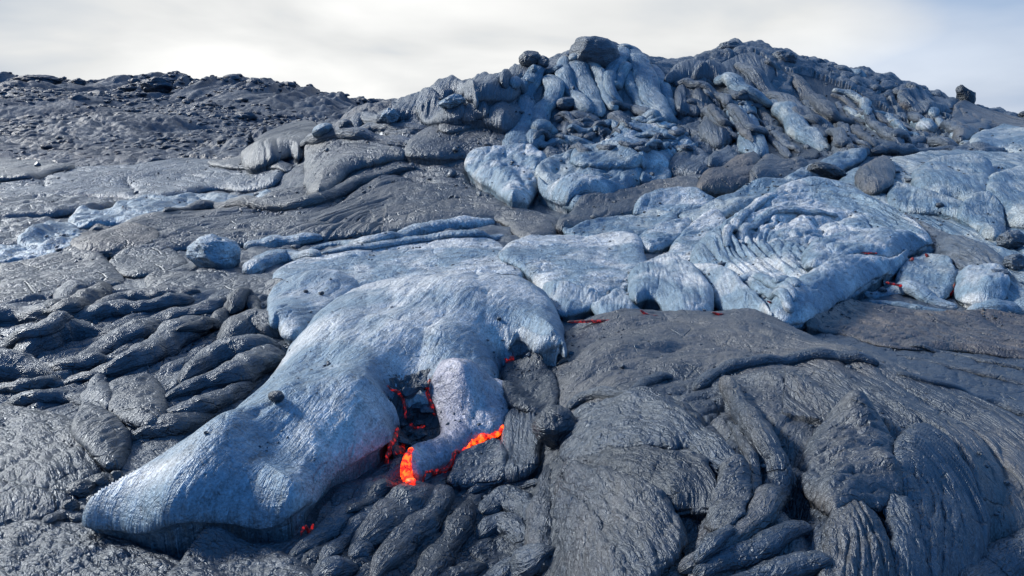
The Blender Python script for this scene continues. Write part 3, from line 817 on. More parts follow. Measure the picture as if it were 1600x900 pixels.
rock('ridge_boulder', 'pointed dark stone standing up like a tooth on the right ridge', ROCK, 1505, 152, 14, 21, mat='dark', rz=12, cuts=6, rough=.12, rot=-.35, sharp=.6)
rock('ridge_boulder', 'crumbly pale grey heap on the ridge right of the layered boulder', ROCK, 1222, 94, 20, 14, mat='hill', cuts=5, rough=.2, rot=.2)
rock('ridge_boulder', 'small dark stone at the far right end of the ridge', ROCK, 1598, 182, 8, 8, mat='dark', cuts=6, rough=.1)
# crumpled middle and lower apron
for lab, pth, rd, mt in (
        ('rounded lava lobe below the hole in the wide stream', [(838, 200), (852, 198), (872, 206)], [12, 16, 10], 'silver'),
        ('crumpled lava fold under the grey oval boulder', [(864, 188), (885, 180), (915, 184), (940, 192)], [6, 10, 10, 6], 'hill'),
        ('rope-wrinkled lava fold in the middle of the crumpled apron', [(888, 204), (905, 196), (925, 200), (950, 208)], [8, 11, 10, 7], 'hill'),
        ('smooth dark lava bulge in the middle of the hill foot', [(950, 178), (965, 184), (985, 196)], [10, 15, 12], 'hill'),
        ('wrinkled lava fold right of the smooth dark bulge', [(955, 165), (985, 168), (1015, 180), (1035, 192)], [5, 9, 10, 8], 'hill'),
        ('fine crinkled lava ridge at the foot of the broad stream', [(985, 190), (1010, 188), (1035, 196)], [6, 9, 7], 'silver'),
        ('lens of striped lava under the crumpled apron', [(842, 228), (870, 220), (905, 222), (935, 230)], [6, 11, 11, 5], 'silver'),
        ('wrinkled lava tongue pointing right beyond the bright apron lobe', [(1050, 200), (1080, 206), (1110, 218), (1140, 230)], [8, 12, 12, 8], 'hill'),
        ('lower crinkled tongue beside the grey dome of the apron', [(1080, 225), (1110, 230), (1145, 236)], [8, 10, 7], 'silver')):
    tube('lava_fold', lab, FOLD, pth, rd, mat=mt, flat=.7, stri=(.12, 9), lumps=.16, ropes=(.08, .45))
for lab, pp, hh, mt, kw in (
        ('knobbly blue lava lobe at the lower left of the hill apron', [(728, 262), (735, 248), (770, 240), (810, 238), (845, 242), (858, 262), (845, 285), (835, 305), (800, 312), (775, 300), (745, 285)], 20, 'fresh', dict(lump=(9, 24))),
        ('crumpled middle lobe of the hill apron with wavy seams', [(838, 262), (850, 245), (900, 240), (960, 246), (1010, 250), (1012, 275), (985, 300), (950, 318), (900, 328), (870, 318), (845, 295)], 22, 'silver', dict(fold=(6, 12, 5), lump=(8, 26))),
        ('curled lip of lava overhanging a dark hole in the apron front', [(842, 298), (862, 286), (905, 278), (950, 280), (975, 292), (950, 298), (915, 294), (895, 302), (884, 322), (866, 324), (848, 312)], 14, 'fresh', dict(fold=(2.5, 9, 6))),
        ('bright smooth lava lobe spilling over the right of the apron', [(938, 232), (960, 210), (1000, 200), (1040, 202), (1065, 215), (1085, 232), (1070, 245), (1050, 252), (1045, 268), (1015, 272), (1005, 255), (985, 242)], 17, 'fresh', dict(lump=(5, 26))),
        ('flat striped lava leaf between apron and upper folds', [(895, 240), (925, 232), (985, 240), (1000, 255), (950, 262), (900, 258)], 9, 'silver', dict(fold=(3, 7, 9))),
        ('smooth grey lava dome at the right foot of the apron', [(1046, 262), (1058, 246), (1085, 241), (1108, 248), (1118, 264), (1095, 276), (1060, 276)], 15, 'hill', dict()),
        ('smaller grey dome behind the smooth apron dome', [(1108, 254), (1112, 240), (1135, 236), (1152, 246), (1148, 262), (1120, 266)], 12, 'hill', dict()),
        ('small pale knob in front of the smooth apron dome', [(1002, 282), (1010, 268), (1030, 264), (1046, 274), (1040, 290), (1015, 292)], 11, 'silver', dict())):
    lobe('apron_lobe', lab, LOBE, pp, H=hh * 1.3, w=hh * 1.2, mat=mt, ang=20, lip=.35, **({'lump': (3, 30), 'fold': (3, 8, 5)} | kw))
# right face of the hill
lobe('dark_slab', 'flat dark slab of lava set in the lower right face of the hill', SLAB,
     [(1178, 195), (1200, 184), (1225, 190), (1255, 212), (1278, 240), (1262, 250), (1218, 250), (1192, 228)], H=5, w=6, mat='dark', ang=70, lump=(0.5, 60), fine=.5, lip=.5)
lobe('dark_slab', 'wide smooth dark slab under the rough right ridge', SLAB,
     [(1240, 120), (1270, 122), (1320, 142), (1352, 160), (1356, 182), (1320, 186), (1285, 178), (1255, 150)], H=5, w=8, mat='dark', ang=60, lump=(0.5, 60), fine=.5, lip=.5)
lobe('dark_slab', 'long dark slab running down right between two lava ropes', SLAB,
     [(1345, 165), (1375, 172), (1415, 195), (1432, 215), (1400, 216), (1370, 200)], H=5, w=8, mat='dark', ang=60, lump=(.5, 50), fine=.5, lip=.5)
for lab, pp, hh, mt in (
        ('rough lava cap arching over the dark alcove right of the streams', [(1040, 118), (1060, 104), (1100, 104), (1115, 118), (1128, 130), (1100, 136), (1075, 130), (1052, 130)], 14, 'hill'),
        ('smooth hanging lava lobe inside the dark alcove', [(1058, 168), (1056, 148), (1068, 136), (1090, 148), (1110, 156), (1105, 170), (1090, 180), (1075, 178)], 12, 'hill'),
        ('dark brown lava shelf in the upper right of the alcove', [(1085, 150), (1090, 140), (1120, 146), (1138, 160), (1120, 172), (1100, 164)], 8, 'brown'),
        ('greenish round lava lobe at the bottom of the alcove', [(1095, 205), (1098, 188), (1118, 178), (1140, 190), (1146, 212), (1130, 224), (1110, 220)], 14, 'hill'),
        ('combed lava fan hanging below the alcove on the right', [(1132, 160), (1150, 148), (1175, 156), (1182, 190), (1196, 225), (1190, 245), (1160, 240), (1148, 205)], 13, 'silver'),
        ('broad lava shoulder rising to the layered boulder', [(1085, 112), (1100, 100), (1150, 94), (1190, 96), (1210, 120), (1190, 140), (1150, 135), (1115, 120)], 12, 'hill'),
        ('twisted brown lava bundle in the middle of the right face', [(1255, 168), (1290, 170), (1330, 178), (1355, 186), (1345, 200), (1310, 204), (1280, 196)], 12, 'brown'),
        ('smooth combed lava slope below the twisted brown bundle', [(1300, 225), (1330, 205), (1356, 192), (1385, 205), (1410, 232), (1360, 240), (1310, 240)], 12, 'hill')):
    lobe('hill_lobe', lab, LOBE, pp, H=hh * 1.4, w=hh * 1.3, mat=mt, ang=70, fold=(3, 7, 8), lump=(3, 22), lip=.35)
rg = random.Random(21)
for k in range(34):        # slender ropes draped over the whole right face
    f = (k + rg.random() * .8) / 34
    x = 1070 + 400 * f; y = 112 + 46 * f + rg.uniform(4, 62) * (1 - .5 * f)
    L = rg.uniform(50, 105); bend = rg.uniform(-9, 9); st = rg.uniform(.55, .95)
    r = rg.uniform(5, 9.5)
    tube('draped_rope', 'slender lava rope among many draped down the right face of the hill', ROPE,
         [(x, y), (x + L * .33, y + L * .33 * st + bend), (x + L * .66, y + L * .66 * st - bend * .5), (x + L, y + L * st)], [r * .6, r, r * 1.1, r * .7],
         mat=rg.choice(['hill', 'hill', 'silver', 'brown']), flat=.7, stri=(.14, 8), lumps=.14, ropes=(.06, .7), sink=.25, rvar=.35, ends=(1.8, 1.5), group='lava ropes draped on the right face of the hill')
for k in range(30):        # crumpled skin of the apron
    x = rg.uniform(850, 1085); y = rg.uniform(176, 232) + max(0, (x - 1000) * .1)
    L = rg.uniform(26, 52); r = rg.uniform(4, 7.5); b_ = rg.uniform(-8, 8)
    tube('crumpled_fold', 'small crumpled lava fold among many on the apron under the streams', FOLD,
         [(x - L / 2, y + rg.uniform(-5, 5)), (x, y + b_), (x + L / 2, y + rg.uniform(-5, 8))], [r * .6, r, r * .6], mat=rg.choice(['hill', 'silver', 'hill']), flat=.75, stri=(.15, 8), lumps=.2,
         ropes=(.1, .5), sink=.2, rvar=.3, ends=(1.8, 1.8), group='crumpled folds of the hill apron')
for lab, pth, rd, mt in (
        ('thin lava rope edging the top of the dark alcove', [(1052, 128), (1080, 132), (1110, 138), (1132, 150), (1136, 162)], [5, 7, 7, 7, 5], 'hill'),
        ('pale lava rope running down beside the combed fan', [(1118, 118), (1150, 130), (1180, 148), (1206, 170)], [7, 10, 9, 5], 'silver'),
        ('long combed lava rope from the layered boulder to the dark slab', [(1150, 98), (1190, 128), (1225, 158), (1262, 190), (1285, 215)], [8, 11, 11, 12, 9], 'hill'),
        ('knobbly lava rope bordering the lower dark slab', [(1205, 150), (1228, 172), (1245, 198), (1265, 215), (1290, 235)], [8, 12, 12, 13, 10], 'silver'),
        ('striped lava rope right of the knobbly one', [(1240, 165), (1268, 188), (1295, 210), (1315, 228)], [6, 9, 10, 7], 'hill'),
        ('straight brown lava rope between the two upper slabs', [(1195, 96), (1225, 118), (1260, 145), (1295, 172), (1330, 190)], [6, 9, 10, 10, 8], 'brown'),
        ('thin curved lava rim around the wide smooth slab', [(1300, 140), (1335, 150), (1352, 164), (1356, 180)], [4, 6, 6, 4], 'silver'),
        ('lava rope crossing below the pale toes on the right', [(1395, 214), (1440, 222), (1490, 228), (1540, 232)], [6, 10, 9, 6], 'hill'),
        ('lava rope along the foot of the right face', [(1360, 236), (1410, 236), (1470, 238), (1530, 244)], [5, 8, 8, 5], 'hill')):
    tube('lava_rope', lab, ROPE, pth, [1.3 * q for q in rd], mat=mt, flat=.7, stri=(.12, 8), lumps=.12, ropes=(.06, .7), sink=.4, rvar=.25)
# rough rubble ropes along the right ridge
rg = random.Random(5)
for k, (x, y, r) in enumerate(((1265, 103, 13), (1290, 108, 12), (1315, 113, 14), (1302, 122, 12), (1340, 120, 12), (1335, 133, 13), (1362, 128, 13), (1368, 142, 13), (1388, 138, 12), (1392, 152, 13), (1415, 146, 12), (1438, 140, 12), (1460, 152, 13), (1430, 160, 11))):
    tube('ridge_toe', 'knobbly crumbled lava toe in the rough crest along the right ridge', TOE, [(x - r, y - 3 + rg.uniform(-3, 3)), (x, y), (x + r, y + 5 + rg.uniform(-3, 3))], [r * .8, r * 1.05, r * .7],
         mat=rg.choice(['hill', 'silver', 'hill']), flat=.8, stri=(.14, 7), lumps=.3, rough=.05, group='crumbled toes of the right ridge crest')
for lab, x, y, rx, ry, mt in (('pale tan topped lava toe on the right ridge slope', 1412, 164, 14, 11, 'rust'), ('shiny violet grey lava toe above the right foot of the ridge', 1446, 196, 18, 14, 'fresh'),
                              ('narrow grey lava toe above the shiny violet one', 1452, 176, 12, 10, 'silver'), ('flat dark lava toe right of the shiny violet one', 1490, 200, 20, 10, 'hill'),
                              ('small dark lava toe below the tan topped one', 1430, 182, 9, 8, 'hill')):
    tube('lava_toe', lab, TOE, [(x - rx * .7, y - ry * .7), (x, y), (x + rx * .7, y + ry * .6)], [ry * .7, ry, ry * .8], mat=mt, flat=.85, stri=(.08, 7), lumps=.2)
lobe('hill_lobe', 'rough flat topped lava ledge under the tooth shaped stone', LOBE, [(1405, 150), (1440, 136), (1480, 142), (1500, 158), (1490, 172), (1450, 170), (1420, 165)], H=10, w=12, mat='hill', ang=70, lump=(7, 16))
lobe('hill_lobe', 'swirled striped lava shoulder right of the tooth shaped stone', LOBE, [(1488, 178), (1510, 166), (1545, 178), (1600, 192), (1680, 205), (1680, 222), (1600, 214), (1550, 205), (1510, 212), (1492, 196)], H=12, w=16, mat='brown', guide=[(1490, 190), (1530, 188), (1600, 205), (1680, 215)], fold=(3.5, 7, 9))
lobe('hill_lobe', 'smooth pale lava pillow at the right edge of the hill foot', LOBE, [(1515, 232), (1530, 215), (1565, 206), (1620, 206), (1680, 212), (1680, 245), (1610, 248), (1565, 240)], H=15, w=20, mat='silver', ang=10, lump=(3, 30))
lobe('hill_lobe', 'small oval lava cushion tucked under the pale right edge pillow', LOBE, [(1488, 240), (1500, 228), (1540, 228), (1568, 236), (1560, 246), (1510, 250)], H=10, w=12, mat='hill', ang=10, lump=(3, 20))

# ------------------------------------------------------------------ blue mass at the middle right
lobe('lava_mass', 'wide dark blue lava swell filling the right side below the hill', 'lava mass',
     [(1300, 300), (1330, 268), (1400, 250), (1480, 246), (1600, 246), (1720, 250), (1720, 480), (1600, 478), (1540, 478), (1500, 462), (1470, 420), (1445, 380), (1410, 345), (1350, 320)], H=20, w=40, mat='silver', guide=[(1320, 300), (1420, 350), (1500, 420), (1600, 470)], fold=[(4, 14, 8), (2, 7, 8)], lump=(9, 60),
     creases=[([(1390, 330), (1440, 352), (1490, 372), (1530, 400)], 8, 4), ([(1545, 260), (1540, 310), (1552, 350)], 7, 4), ([(1430, 300), (1470, 322), (1500, 335)], 8, 3), ([(1560, 350), (1580, 380), (1600, 395)], 10, 7)])
for lab, pp, hh in (
        ('large smooth blue lava pillow on the upper right swell', [(1432, 290), (1428, 268), (1460, 252), (1520, 250), (1548, 262), (1552, 300), (1530, 318), (1495, 310), (1460, 306)], 20),
        ('blue lava pillow at the right edge with a pinched lower lip', [(1545, 300), (1552, 272), (1600, 262), (1700, 266), (1700, 355), (1600, 350), (1570, 335)], 20),
        ('folded lava leaf below the large smooth pillow', [(1388, 300), (1402, 288), (1450, 300), (1500, 322), (1512, 340), (1470, 335), (1420, 328), (1392, 318)], 12),
        ('narrow blue lava neck hanging between the two right pillows', [(1500, 330), (1515, 308), (1545, 305), (1562, 325), (1568, 365), (1552, 372), (1520, 350)], 13),
        ('brownish round lava knob at the top of the right swell', [(1340, 285), (1345, 262), (1375, 250), (1395, 258), (1392, 285), (1365, 300)], 14)):
    lobe('blue_pillow', lab, 'lava pillow', pp, H=hh, w=hh * 1.3, mat='silver' if hh != 14 else 'brown', ang=40, lump=(4, 40), fold=(1.5, 12, 6), lip=.3)
lobe('lava_band', 'dark smooth lava band sloping from the swell to the glowing gap', SHEET, [(1395, 335), (1440, 345), (1500, 372), (1560, 400), (1560, 425), (1500, 415), (1440, 385), (1405, 355)], H=7, w=12, mat='hill', guide=[(1395, 340), (1470, 370), (1560, 412)], fold=(3, 8, 10))
for lab, x, y, rx, ry in (('rubbly dark lava knob under the pinched right edge pillow', 1578, 375, 20, 16), ('smaller rubbly knob below the dark right edge one', 1585, 410, 16, 14), ('cracked lava knob right of the glowing gap', 1560, 430, 15, 12)):
    rock('rubbly_rock', lab, ROCK, x, y, rx, ry, mat='hill', cuts=4, rough=.16)
# ------------------------------------------------------------------ long tongues left of the twisted mound
for lab, pp, hh, mt, gd in (
        ('long pale lava tongue reaching down left from the hill foot', [(870, 352), (895, 335), (950, 312), (1010, 298), (1080, 284), (1140, 290), (1110, 312), (1040, 325), (960, 345), (905, 362)], 15, 'brown', [(880, 350), (990, 312), (1130, 290)]),
        ('brown rough lava dome below the twin domes of the hill', [(1092, 290), (1105, 266), (1140, 248), (1180, 248), (1190, 268), (1185, 290), (1150, 302), (1110, 302)], 20, 'rust', None),
        ('second brown dome overlapping the rough one on its right', [(1172, 290), (1176, 262), (1200, 250), (1230, 258), (1250, 252), (1262, 262), (1230, 285), (1195, 295)], 17, 'brown', None),
        ('crinkled whitish lava lobe on the long tongue', [(990, 330), (1010, 308), (1060, 296), (1100, 304), (1120, 318), (1090, 332), (1040, 338), (1005, 340)], 12, 'fresh', None),
        ('smooth flat lava strap curving over the twisted mound top', [(1060, 342), (1100, 325), (1160, 300), (1220, 278), (1252, 262), (1300, 248), (1345, 240), (1350, 248), (1310, 268), (1255, 290), (1225, 310), (1170, 328), (1110, 345)], 12, 'silver', [(1060, 345), (1160, 312), (1260, 272), (1350, 244)]),
        ('bluish ropey lava lobe under the crinkled whitish one', [(880, 368), (900, 352), (950, 345), (1010, 338), (1055, 342), (1050, 358), (1000, 372), (930, 376)], 12, 'silver', [(885, 365), (960, 352), (1050, 348)]),
        ('smooth blue lava pad between the tongue and the twisted mound', [(990, 380), (1005, 360), (1040, 345), (1075, 348), (1078, 362), (1050, 382), (1015, 392)], 13, 'fresh', None),
        ('low blue lava shoulder left of the folded swirl', [(1045, 400), (1060, 372), (1095, 342), (1130, 340), (1140, 370), (1130, 410), (1090, 420)], 13, 'fresh', None)):
    lobe('lava_tongue', lab, 'lava tongue', pp, H=hh * 1.25, w=hh * 1.4, mat=mt, guide=gd, ang=15, fold=(3.0, 9, 8), lump=(4, 34), lip=.35)
rock('flat_stone', 'dark flat stone lodged behind the smooth strap of the twisted mound', ROCK, 1290, 268, 30, 12, mat='dark', cuts=4, rough=.1, rot=.25)
# ------------------------------------------------------------------ twisted mound with glowing gaps
tm = lobe('twisted_mound', 'large twisted blue lava mound wrapped in curved folds with glowing gaps', 'lava mound',
          [(1080, 410), (1095, 375), (1130, 345), (1190, 310), (1250, 282), (1300, 290), (1350, 308), (1400, 335), (1440, 362), (1452, 388), (1420, 400), (1400, 420), (1340, 455), (1290, 488), (1250, 510), (1215, 512), (1180, 500), (1150, 470), (1120, 445)],
          H=30, w=45, mat='fresh', guide=[(1430, 372), (1340, 330), (1260, 318), (1190, 335), (1152, 370), (1165, 410), (1215, 450), (1260, 478), (1290, 480)], fold=[(14, 21, 9), (6, 9, 7)], lump=(5, 40), lip=.3, under=.7,
          creases=[([(1345, 335), (1300, 345), (1250, 348), (1200, 350), (1165, 362)], 9, 3.5), ([(1330, 366), (1280, 372), (1220, 378), (1170, 378)], 10, 3.5), ([(1360, 390), (1300, 402), (1240, 412), (1180, 410)], 8, 3)])
for lab, pp, hh in (
        ('overhanging upper lip of the twisted mound above its glowing gap', [(1256, 410), (1262, 385), (1300, 372), (1350, 364), (1410, 366), (1448, 378), (1455, 392), (1430, 402), (1390, 398), (1330, 396), (1300, 412), (1270, 422)], 15),
        ('rounded lower lobe of the twisted mound under the glowing gap', [(1200, 478), (1222, 448), (1270, 424), (1330, 404), (1390, 402), (1414, 410), (1402, 428), (1358, 452), (1308, 486), (1264, 510), (1228, 514), (1204, 503)], 26),
        ('small wedge of lava between the lips of the twisted mound', [(1385, 412), (1395, 400), (1418, 402), (1414, 420), (1400, 430)], 9)):
    lobe('mound_lip', None, None, pp, parent=tm, H=hh, w=hh * 1.4, mat='fresh', guide=[pp[0], pp[len(pp) // 4], pp[len(pp) // 2 - 1]], fold=(2.5, 9, 8), lump=(3, 30), lip=.5, under=.9)
for lab, pth, rd in (('thin wrinkled strand wrapping the left belly of the mound', [(1150, 440), (1180, 430), (1215, 448), (1240, 470)], [6, 10, 10, 7]),
                     ('second wrinkled strand under the belly of the mound', [(1170, 462), (1200, 456), (1230, 472), (1240, 488)], [6, 9, 9, 6]),
                     ('curled knob of lava between the belly strands', [(1212, 440), (1228, 436), (1242, 446)], [9, 12, 9]),
                     ('thin strand arching over the top left of the mound', [(1135, 385), (1140, 355), (1175, 325), (1225, 302)], [5, 8, 9, 6]),
                     ('inner strand arching inside the top left of the mound', [(1158, 380), (1165, 355), (1200, 335), (1250, 330), (1310, 338)], [5, 8, 9, 8, 5])):
    tube('lava_strand', None, None, pth, rd, parent=tm, mat='fresh', flat=.7, stri=(.12, 8), lumps=.1)
for lab, pp, hh, mt in (
        ('grey blue lava pillow right of the glowing gap', [(1400, 450), (1410, 425), (1440, 408), (1475, 404), (1490, 420), (1488, 450), (1470, 468), (1430, 462)], 17, 'silver'),
        ('blue lava pillow at the right between glowing slit and edge toes', [(1495, 465), (1500, 430), (1530, 415), (1565, 420), (1575, 445), (1560, 472), (1520, 482)], 16, 'fresh')):
    lobe('gap_pillow', lab, 'lava pillow', pp, H=hh, w=hh * 1.3, mat=mt, ang=30, lump=(3, 30), lip=.4, under=.8)
for lab, pth, rd, mt in (('long lava finger lying along the front of the glowing gap', [(1352, 452), (1400, 458), (1450, 470), (1497, 482)], [7, 12, 13, 8], 'fresh'),
                         ('thin dark lava finger in front of the long glowing gap finger', [(1355, 472), (1400, 476), (1450, 484), (1490, 490)], [5, 8, 8, 5], 'silver'),
                         ('plump lava toe at the right edge above the brown flats', [(1510, 486), (1555, 478), (1610, 470), (1680, 462)], [10, 15, 16, 16], 'fresh')):
    tube('lava_finger', lab, TOE, pth, rd, mat=mt, flat=.75, stri=(.07, 9), lumps=.1)

for x, y, rx, ry, lab in ((60, 126, 34, 8, 'broad rubbly hump on the far left skyline'), (124, 129, 9, 6, 'small lone boulder on the far left skyline'), (246, 134, 24, 11, 'pointed rubble heap on the far left skyline'), (200, 138, 12, 5, 'low stone on the skyline left of the pointed heap'), (580, 161, 14, 6, 'low brown knob on the skyline beside the hill')):
    rock('skyline_rock', lab, ROCK, x, y, rx, ry, mat='far', cuts=4, rough=.25)
# ------------------------------------------------------------------ middle sheet and row of toes
lobe('lava_sheet', 'wide pale grainy lava sheet in the middle of the picture behind the front lobe', SHEET,
     [(428, 440), (440, 420), (500, 398), (560, 384), (640, 374), (720, 370), (775, 378), (795, 400), (815, 425), (800, 440), (740, 446), (650, 448), (580, 455), (520, 470), (450, 470)], H=16, w=30, mat='fresh', ang=8, lump=(4, 60), fold=(2, 16, 10), fine=1.0)
lobe('lava_sheet', 'smooth blue lava sheet behind the row of front toes', SHEET,
     [(782, 398), (800, 382), (850, 372), (920, 368), (985, 374), (1005, 395), (1010, 425), (985, 450), (960, 462), (930, 468), (890, 470), (850, 455), (820, 428)], H=17, w=28, mat='fresh', ang=5, lump=(4, 60), fold=(1.5, 14, 8),
     creases=[([(905, 445), (930, 458), (955, 455), (975, 440)], 6, 3)])
tube('ropey_band', 'braided pale lava rope along the back of the wide middle sheet', ROPE, [(480, 392), (530, 382), (590, 374), (650, 362), (720, 350), (772, 346)], [6, 10, 12, 15, 16, 10], mat='fresh', flat=.75, stri=(.05, 7), lumps=.1, ropes=(.24, .75))
tube('ropey_band', 'lower braided rope half buried in the wide middle sheet', ROPE, [(500, 396), (580, 386), (660, 374), (740, 366), (785, 368)], [5, 9, 11, 12, 8], mat='fresh', flat=.6, stri=(.05, 7), lumps=.12, ropes=(.2, .8))
rock('pitted_chunk', 'pale pitted chunk of broken lava with a rough left face', ROCK, 338, 397, 40, 30, mat='fresh', rz=34, cuts=6, rough=.11, rot=.15)
tube('lava_toe', 'slim blue lava toe behind the pitted chunk', TOE, [(380, 384), (420, 378), (460, 376), (505, 372)], [9, 14, 13, 8], mat='fresh', flat=.8, stri=(.06, 7), lumps=.14, ropes=(.06, 1.2))
tube('lava_toe', 'pale blunt lava toe right of the pitted chunk', TOE, [(388, 425), (410, 412), (450, 402), (500, 398)], [15, 19, 16, 9], mat='fresh', flat=.8, stri=(.05, 7), lumps=.12)
lobe('lava_lobe', 'cracked grey lava patch left of the pitted chunk', LOBE, [(170, 412), (190, 394), (230, 388), (270, 394), (290, 412), (260, 425), (215, 432), (190, 428)], H=9, w=16, mat='brown', ang=10, fold=(2, 7, 8))
lobe('lava_lobe', 'flat rough grey lava apron below the cracked patch', LOBE, [(228, 438), (250, 425), (320, 426), (390, 432), (440, 436), (438, 455), (380, 462), (300, 462), (245, 458)], H=8, w=16, mat='brown', ang=5, lump=(3, 20))
lobe('lava_lobe', 'broad brown grainy lava slope at the left under the pale ledge', LOBE, [(-90, 425), (0, 415), (80, 398), (150, 394), (175, 415), (190, 440), (130, 452), (80, 458), (20, 478), (-90, 490)], H=12, w=30, mat='brown', ang=12, fold=(2.5, 9, 10), lump=(4, 40))
tube('crust_ridge', 'small dark blue ridge of lava crust behind the front lobe', ROPE, [(640, 446), (700, 440), (760, 438), (815, 440)], [5, 7, 7, 5], mat='old', flat=.7, stri=(.12, 6), lumps=.3, rough=.06)
rock('blue_chip', 'small turquoise chip of crust on the back rim of the front lobe', ROCK, 641, 451, 7, 8, mat='fresh', cuts=5, rough=.08, lowpoly=True)
for lab, pp, hh, kw in (
        ('narrow lava shoulder joining the front lobe to the blue sheet', [(850, 455), (870, 442), (910, 448), (935, 462), (940, 480), (905, 492), (880, 496), (862, 485)], 17, {}),
        ('round lava toe wedged beside the big double toe', [(925, 488), (935, 465), (965, 456), (990, 470), (998, 490), (975, 500), (945, 502)], 17, {}),
        ('tall blue lava toe leaning right of the big double toe', [(1080, 430), (1095, 412), (1130, 415), (1165, 445), (1195, 475), (1205, 500), (1180, 508), (1150, 502), (1120, 480), (1100, 455)], 18, {}),
        ('big double lava toe hanging over the glowing seam', [(984, 448), (985, 422), (1005, 410), (1040, 408), (1072, 425), (1098, 452), (1112, 472), (1106, 496), (1075, 506), (1045, 502), (1034, 482), (1012, 476), (994, 466)], 25, dict(lump=(5, 34)))):
    lobe('lava_toe', lab, TOE, pp, H=hh * 1.35, w=hh * 1.4, mat='fresh', ang=70, lip=.45, under=.9, fold=(1.5, 9, 8), **({'lump': (3, 30)} | kw))
# ------------------------------------------------------------------ left folds
lobe('fold_bed', 'bed of crumpled grey lava under the twisted folds on the left', 'lava bed',
     [(-100, 500), (0, 480), (100, 455), (250, 450), (380, 455), (440, 480), (450, 540), (400, 600), (330, 650), (220, 690), (100, 680), (0, 640), (-100, 640)], H=8, w=40, mat='old', guide=[(-100, 600), (100, 560), (250, 510), (430, 450)], fold=[(14, 26, 7), (5, 10, 8)], lump=(9, 46))
FOLDS = [
    ('flat grey lava fold along the left edge above the twisted ones', [(-40, 500), (30, 496), (90, 490), (125, 484)], [14, 16, 15, 8], 'old'),
    ('pointed blue lava fold rising behind the twisted ones', [(85, 478), (110, 462), (140, 450), (165, 446)], [9, 16, 18, 10], 'old'),
    ('dark leaf shaped lava fold beside the pointed blue one', [(75, 488), (110, 482), (140, 468), (165, 452)], [6, 14, 16, 8], 'dark'),
    ('smooth lava fold running under the brown grainy slope', [(140, 482), (190, 470), (250, 462), (300, 456)], [9, 14, 13, 8], 'brown'),
    ('arched blue lava fold in the upper middle of the left folds', [(120, 498), (180, 486), (240, 474), (290, 468)], [8, 15, 15, 8], 'old'),
    ('long upper lava fold ending at a dark knot', [(200, 515), (260, 498), (320, 484), (365, 470)], [8, 13, 14, 10], 'old'),
    ('plump lens shaped lava fold with a dark underside at the left', [(28, 556), (70, 530), (120, 518), (175, 516)], [10, 24, 23, 10], 'old'),
    ('slim lava fold curling over the plump lens', [(-20, 530), (30, 522), (80, 508), (120, 500)], [10, 13, 12, 7], 'old'),
    ('slanting ribbed lava fold right of the plump lens', [(110, 570), (165, 545), (210, 520), (238, 502)], [8, 16, 18, 10], 'old'),
    ('thin wrinkled lava fold below the plump lens', [(55, 575), (110, 568), (160, 562), (200, 556)], [6, 10, 10, 6], 'old'),
    ('big slanting lava fold in the centre of the left folds', [(140, 586), (190, 570), (240, 545), (290, 520), (325, 508)], [9, 20, 24, 22, 12], 'old'),
    ('dark crossing lava strand near the knot of the folds', [(285, 512), (320, 505), (350, 492), (372, 472)], [6, 9, 11, 9], 'dark'),
    ('curved lava knot at the top of the left folds', [(362, 482), (372, 464), (388, 466), (398, 484)], [8, 11, 11, 7], 'dark'),
    ('smooth dark lava wedge at the left edge of the folds', [(-60, 572), (0, 574), (45, 584), (88, 594)], [24, 26, 18, 6], 'old'),
    ('thin straight lava strand below the dark wedge', [(-30, 606), (30, 603), (90, 600), (150, 592)], [7, 10, 9, 6], 'brown'),
    ('cracked knuckle of lava against the pale rear lobe', [(350, 530), (385, 512), (410, 505), (428, 520)], [14, 25, 26, 16], 'brown'),
    ('wide grey lava fold bending down toward the front lobe', [(290, 590), (320, 565), (355, 548), (400, 545), (430, 540)], [10, 19, 23, 22, 12], 'old'),
    ('dark blue lava fold under the wide bending one', [(265, 618), (310, 600), (360, 585), (410, 565), (435, 552)], [8, 18, 20, 17, 9], 'old'),
    ('low striped lava fold meeting the left flank of the front lobe', [(255, 650), (300, 640), (345, 622), (385, 604)], [9, 16, 16, 9], 'old'),
    ('flat fan of striped lava against the left flank of the front lobe', [(205, 680), (245, 668), (290, 662), (325, 650)], [8, 17, 16, 8], 'brown'),
    ('crinkled lava strand at the left below the straight one', [(10, 632), (60, 622), (110, 624), (140, 632)], [7, 12, 12, 7], 'old'),
]
for lab, pth, rd, mt in FOLDS:
    pth = [(1.28 * pth[0][0] - .28 * pth[1][0], 1.28 * pth[0][1] - .28 * pth[1][1])] + pth[1:-1] + [(1.28 * pth[-1][0] - .28 * pth[-2][0], 1.28 * pth[-1][1] - .28 * pth[-2][1])]
    tube('lava_fold', lab, FOLD, pth, [1.3 * q for q in rd], mat=mt, flat=.85, stri=(.07, 15), lumps=.2, twist=.14, sink=.22, ends=(2.4, 2.4), crest=1.3, rvar=.3)
lobe('cracked_dome', 'round cracked lava dome in the lower left folds', LOBE, [(158, 635), (165, 605), (195, 588), (235, 590), (256, 612), (258, 640), (235, 655), (195, 658)], H=20, w=36, mat='brown', ang=30, lump=(5, 24), fold=(2.5, 10, 5))
lobe('cracked_dome', 'small cracked lava hump left of the round dome', LOBE, [(128, 625), (140, 600), (165, 592), (172, 612), (162, 640), (140, 645)], H=13, w=22, mat='old', ang=60, lump=(4, 22), fold=(2.5, 9, 5))
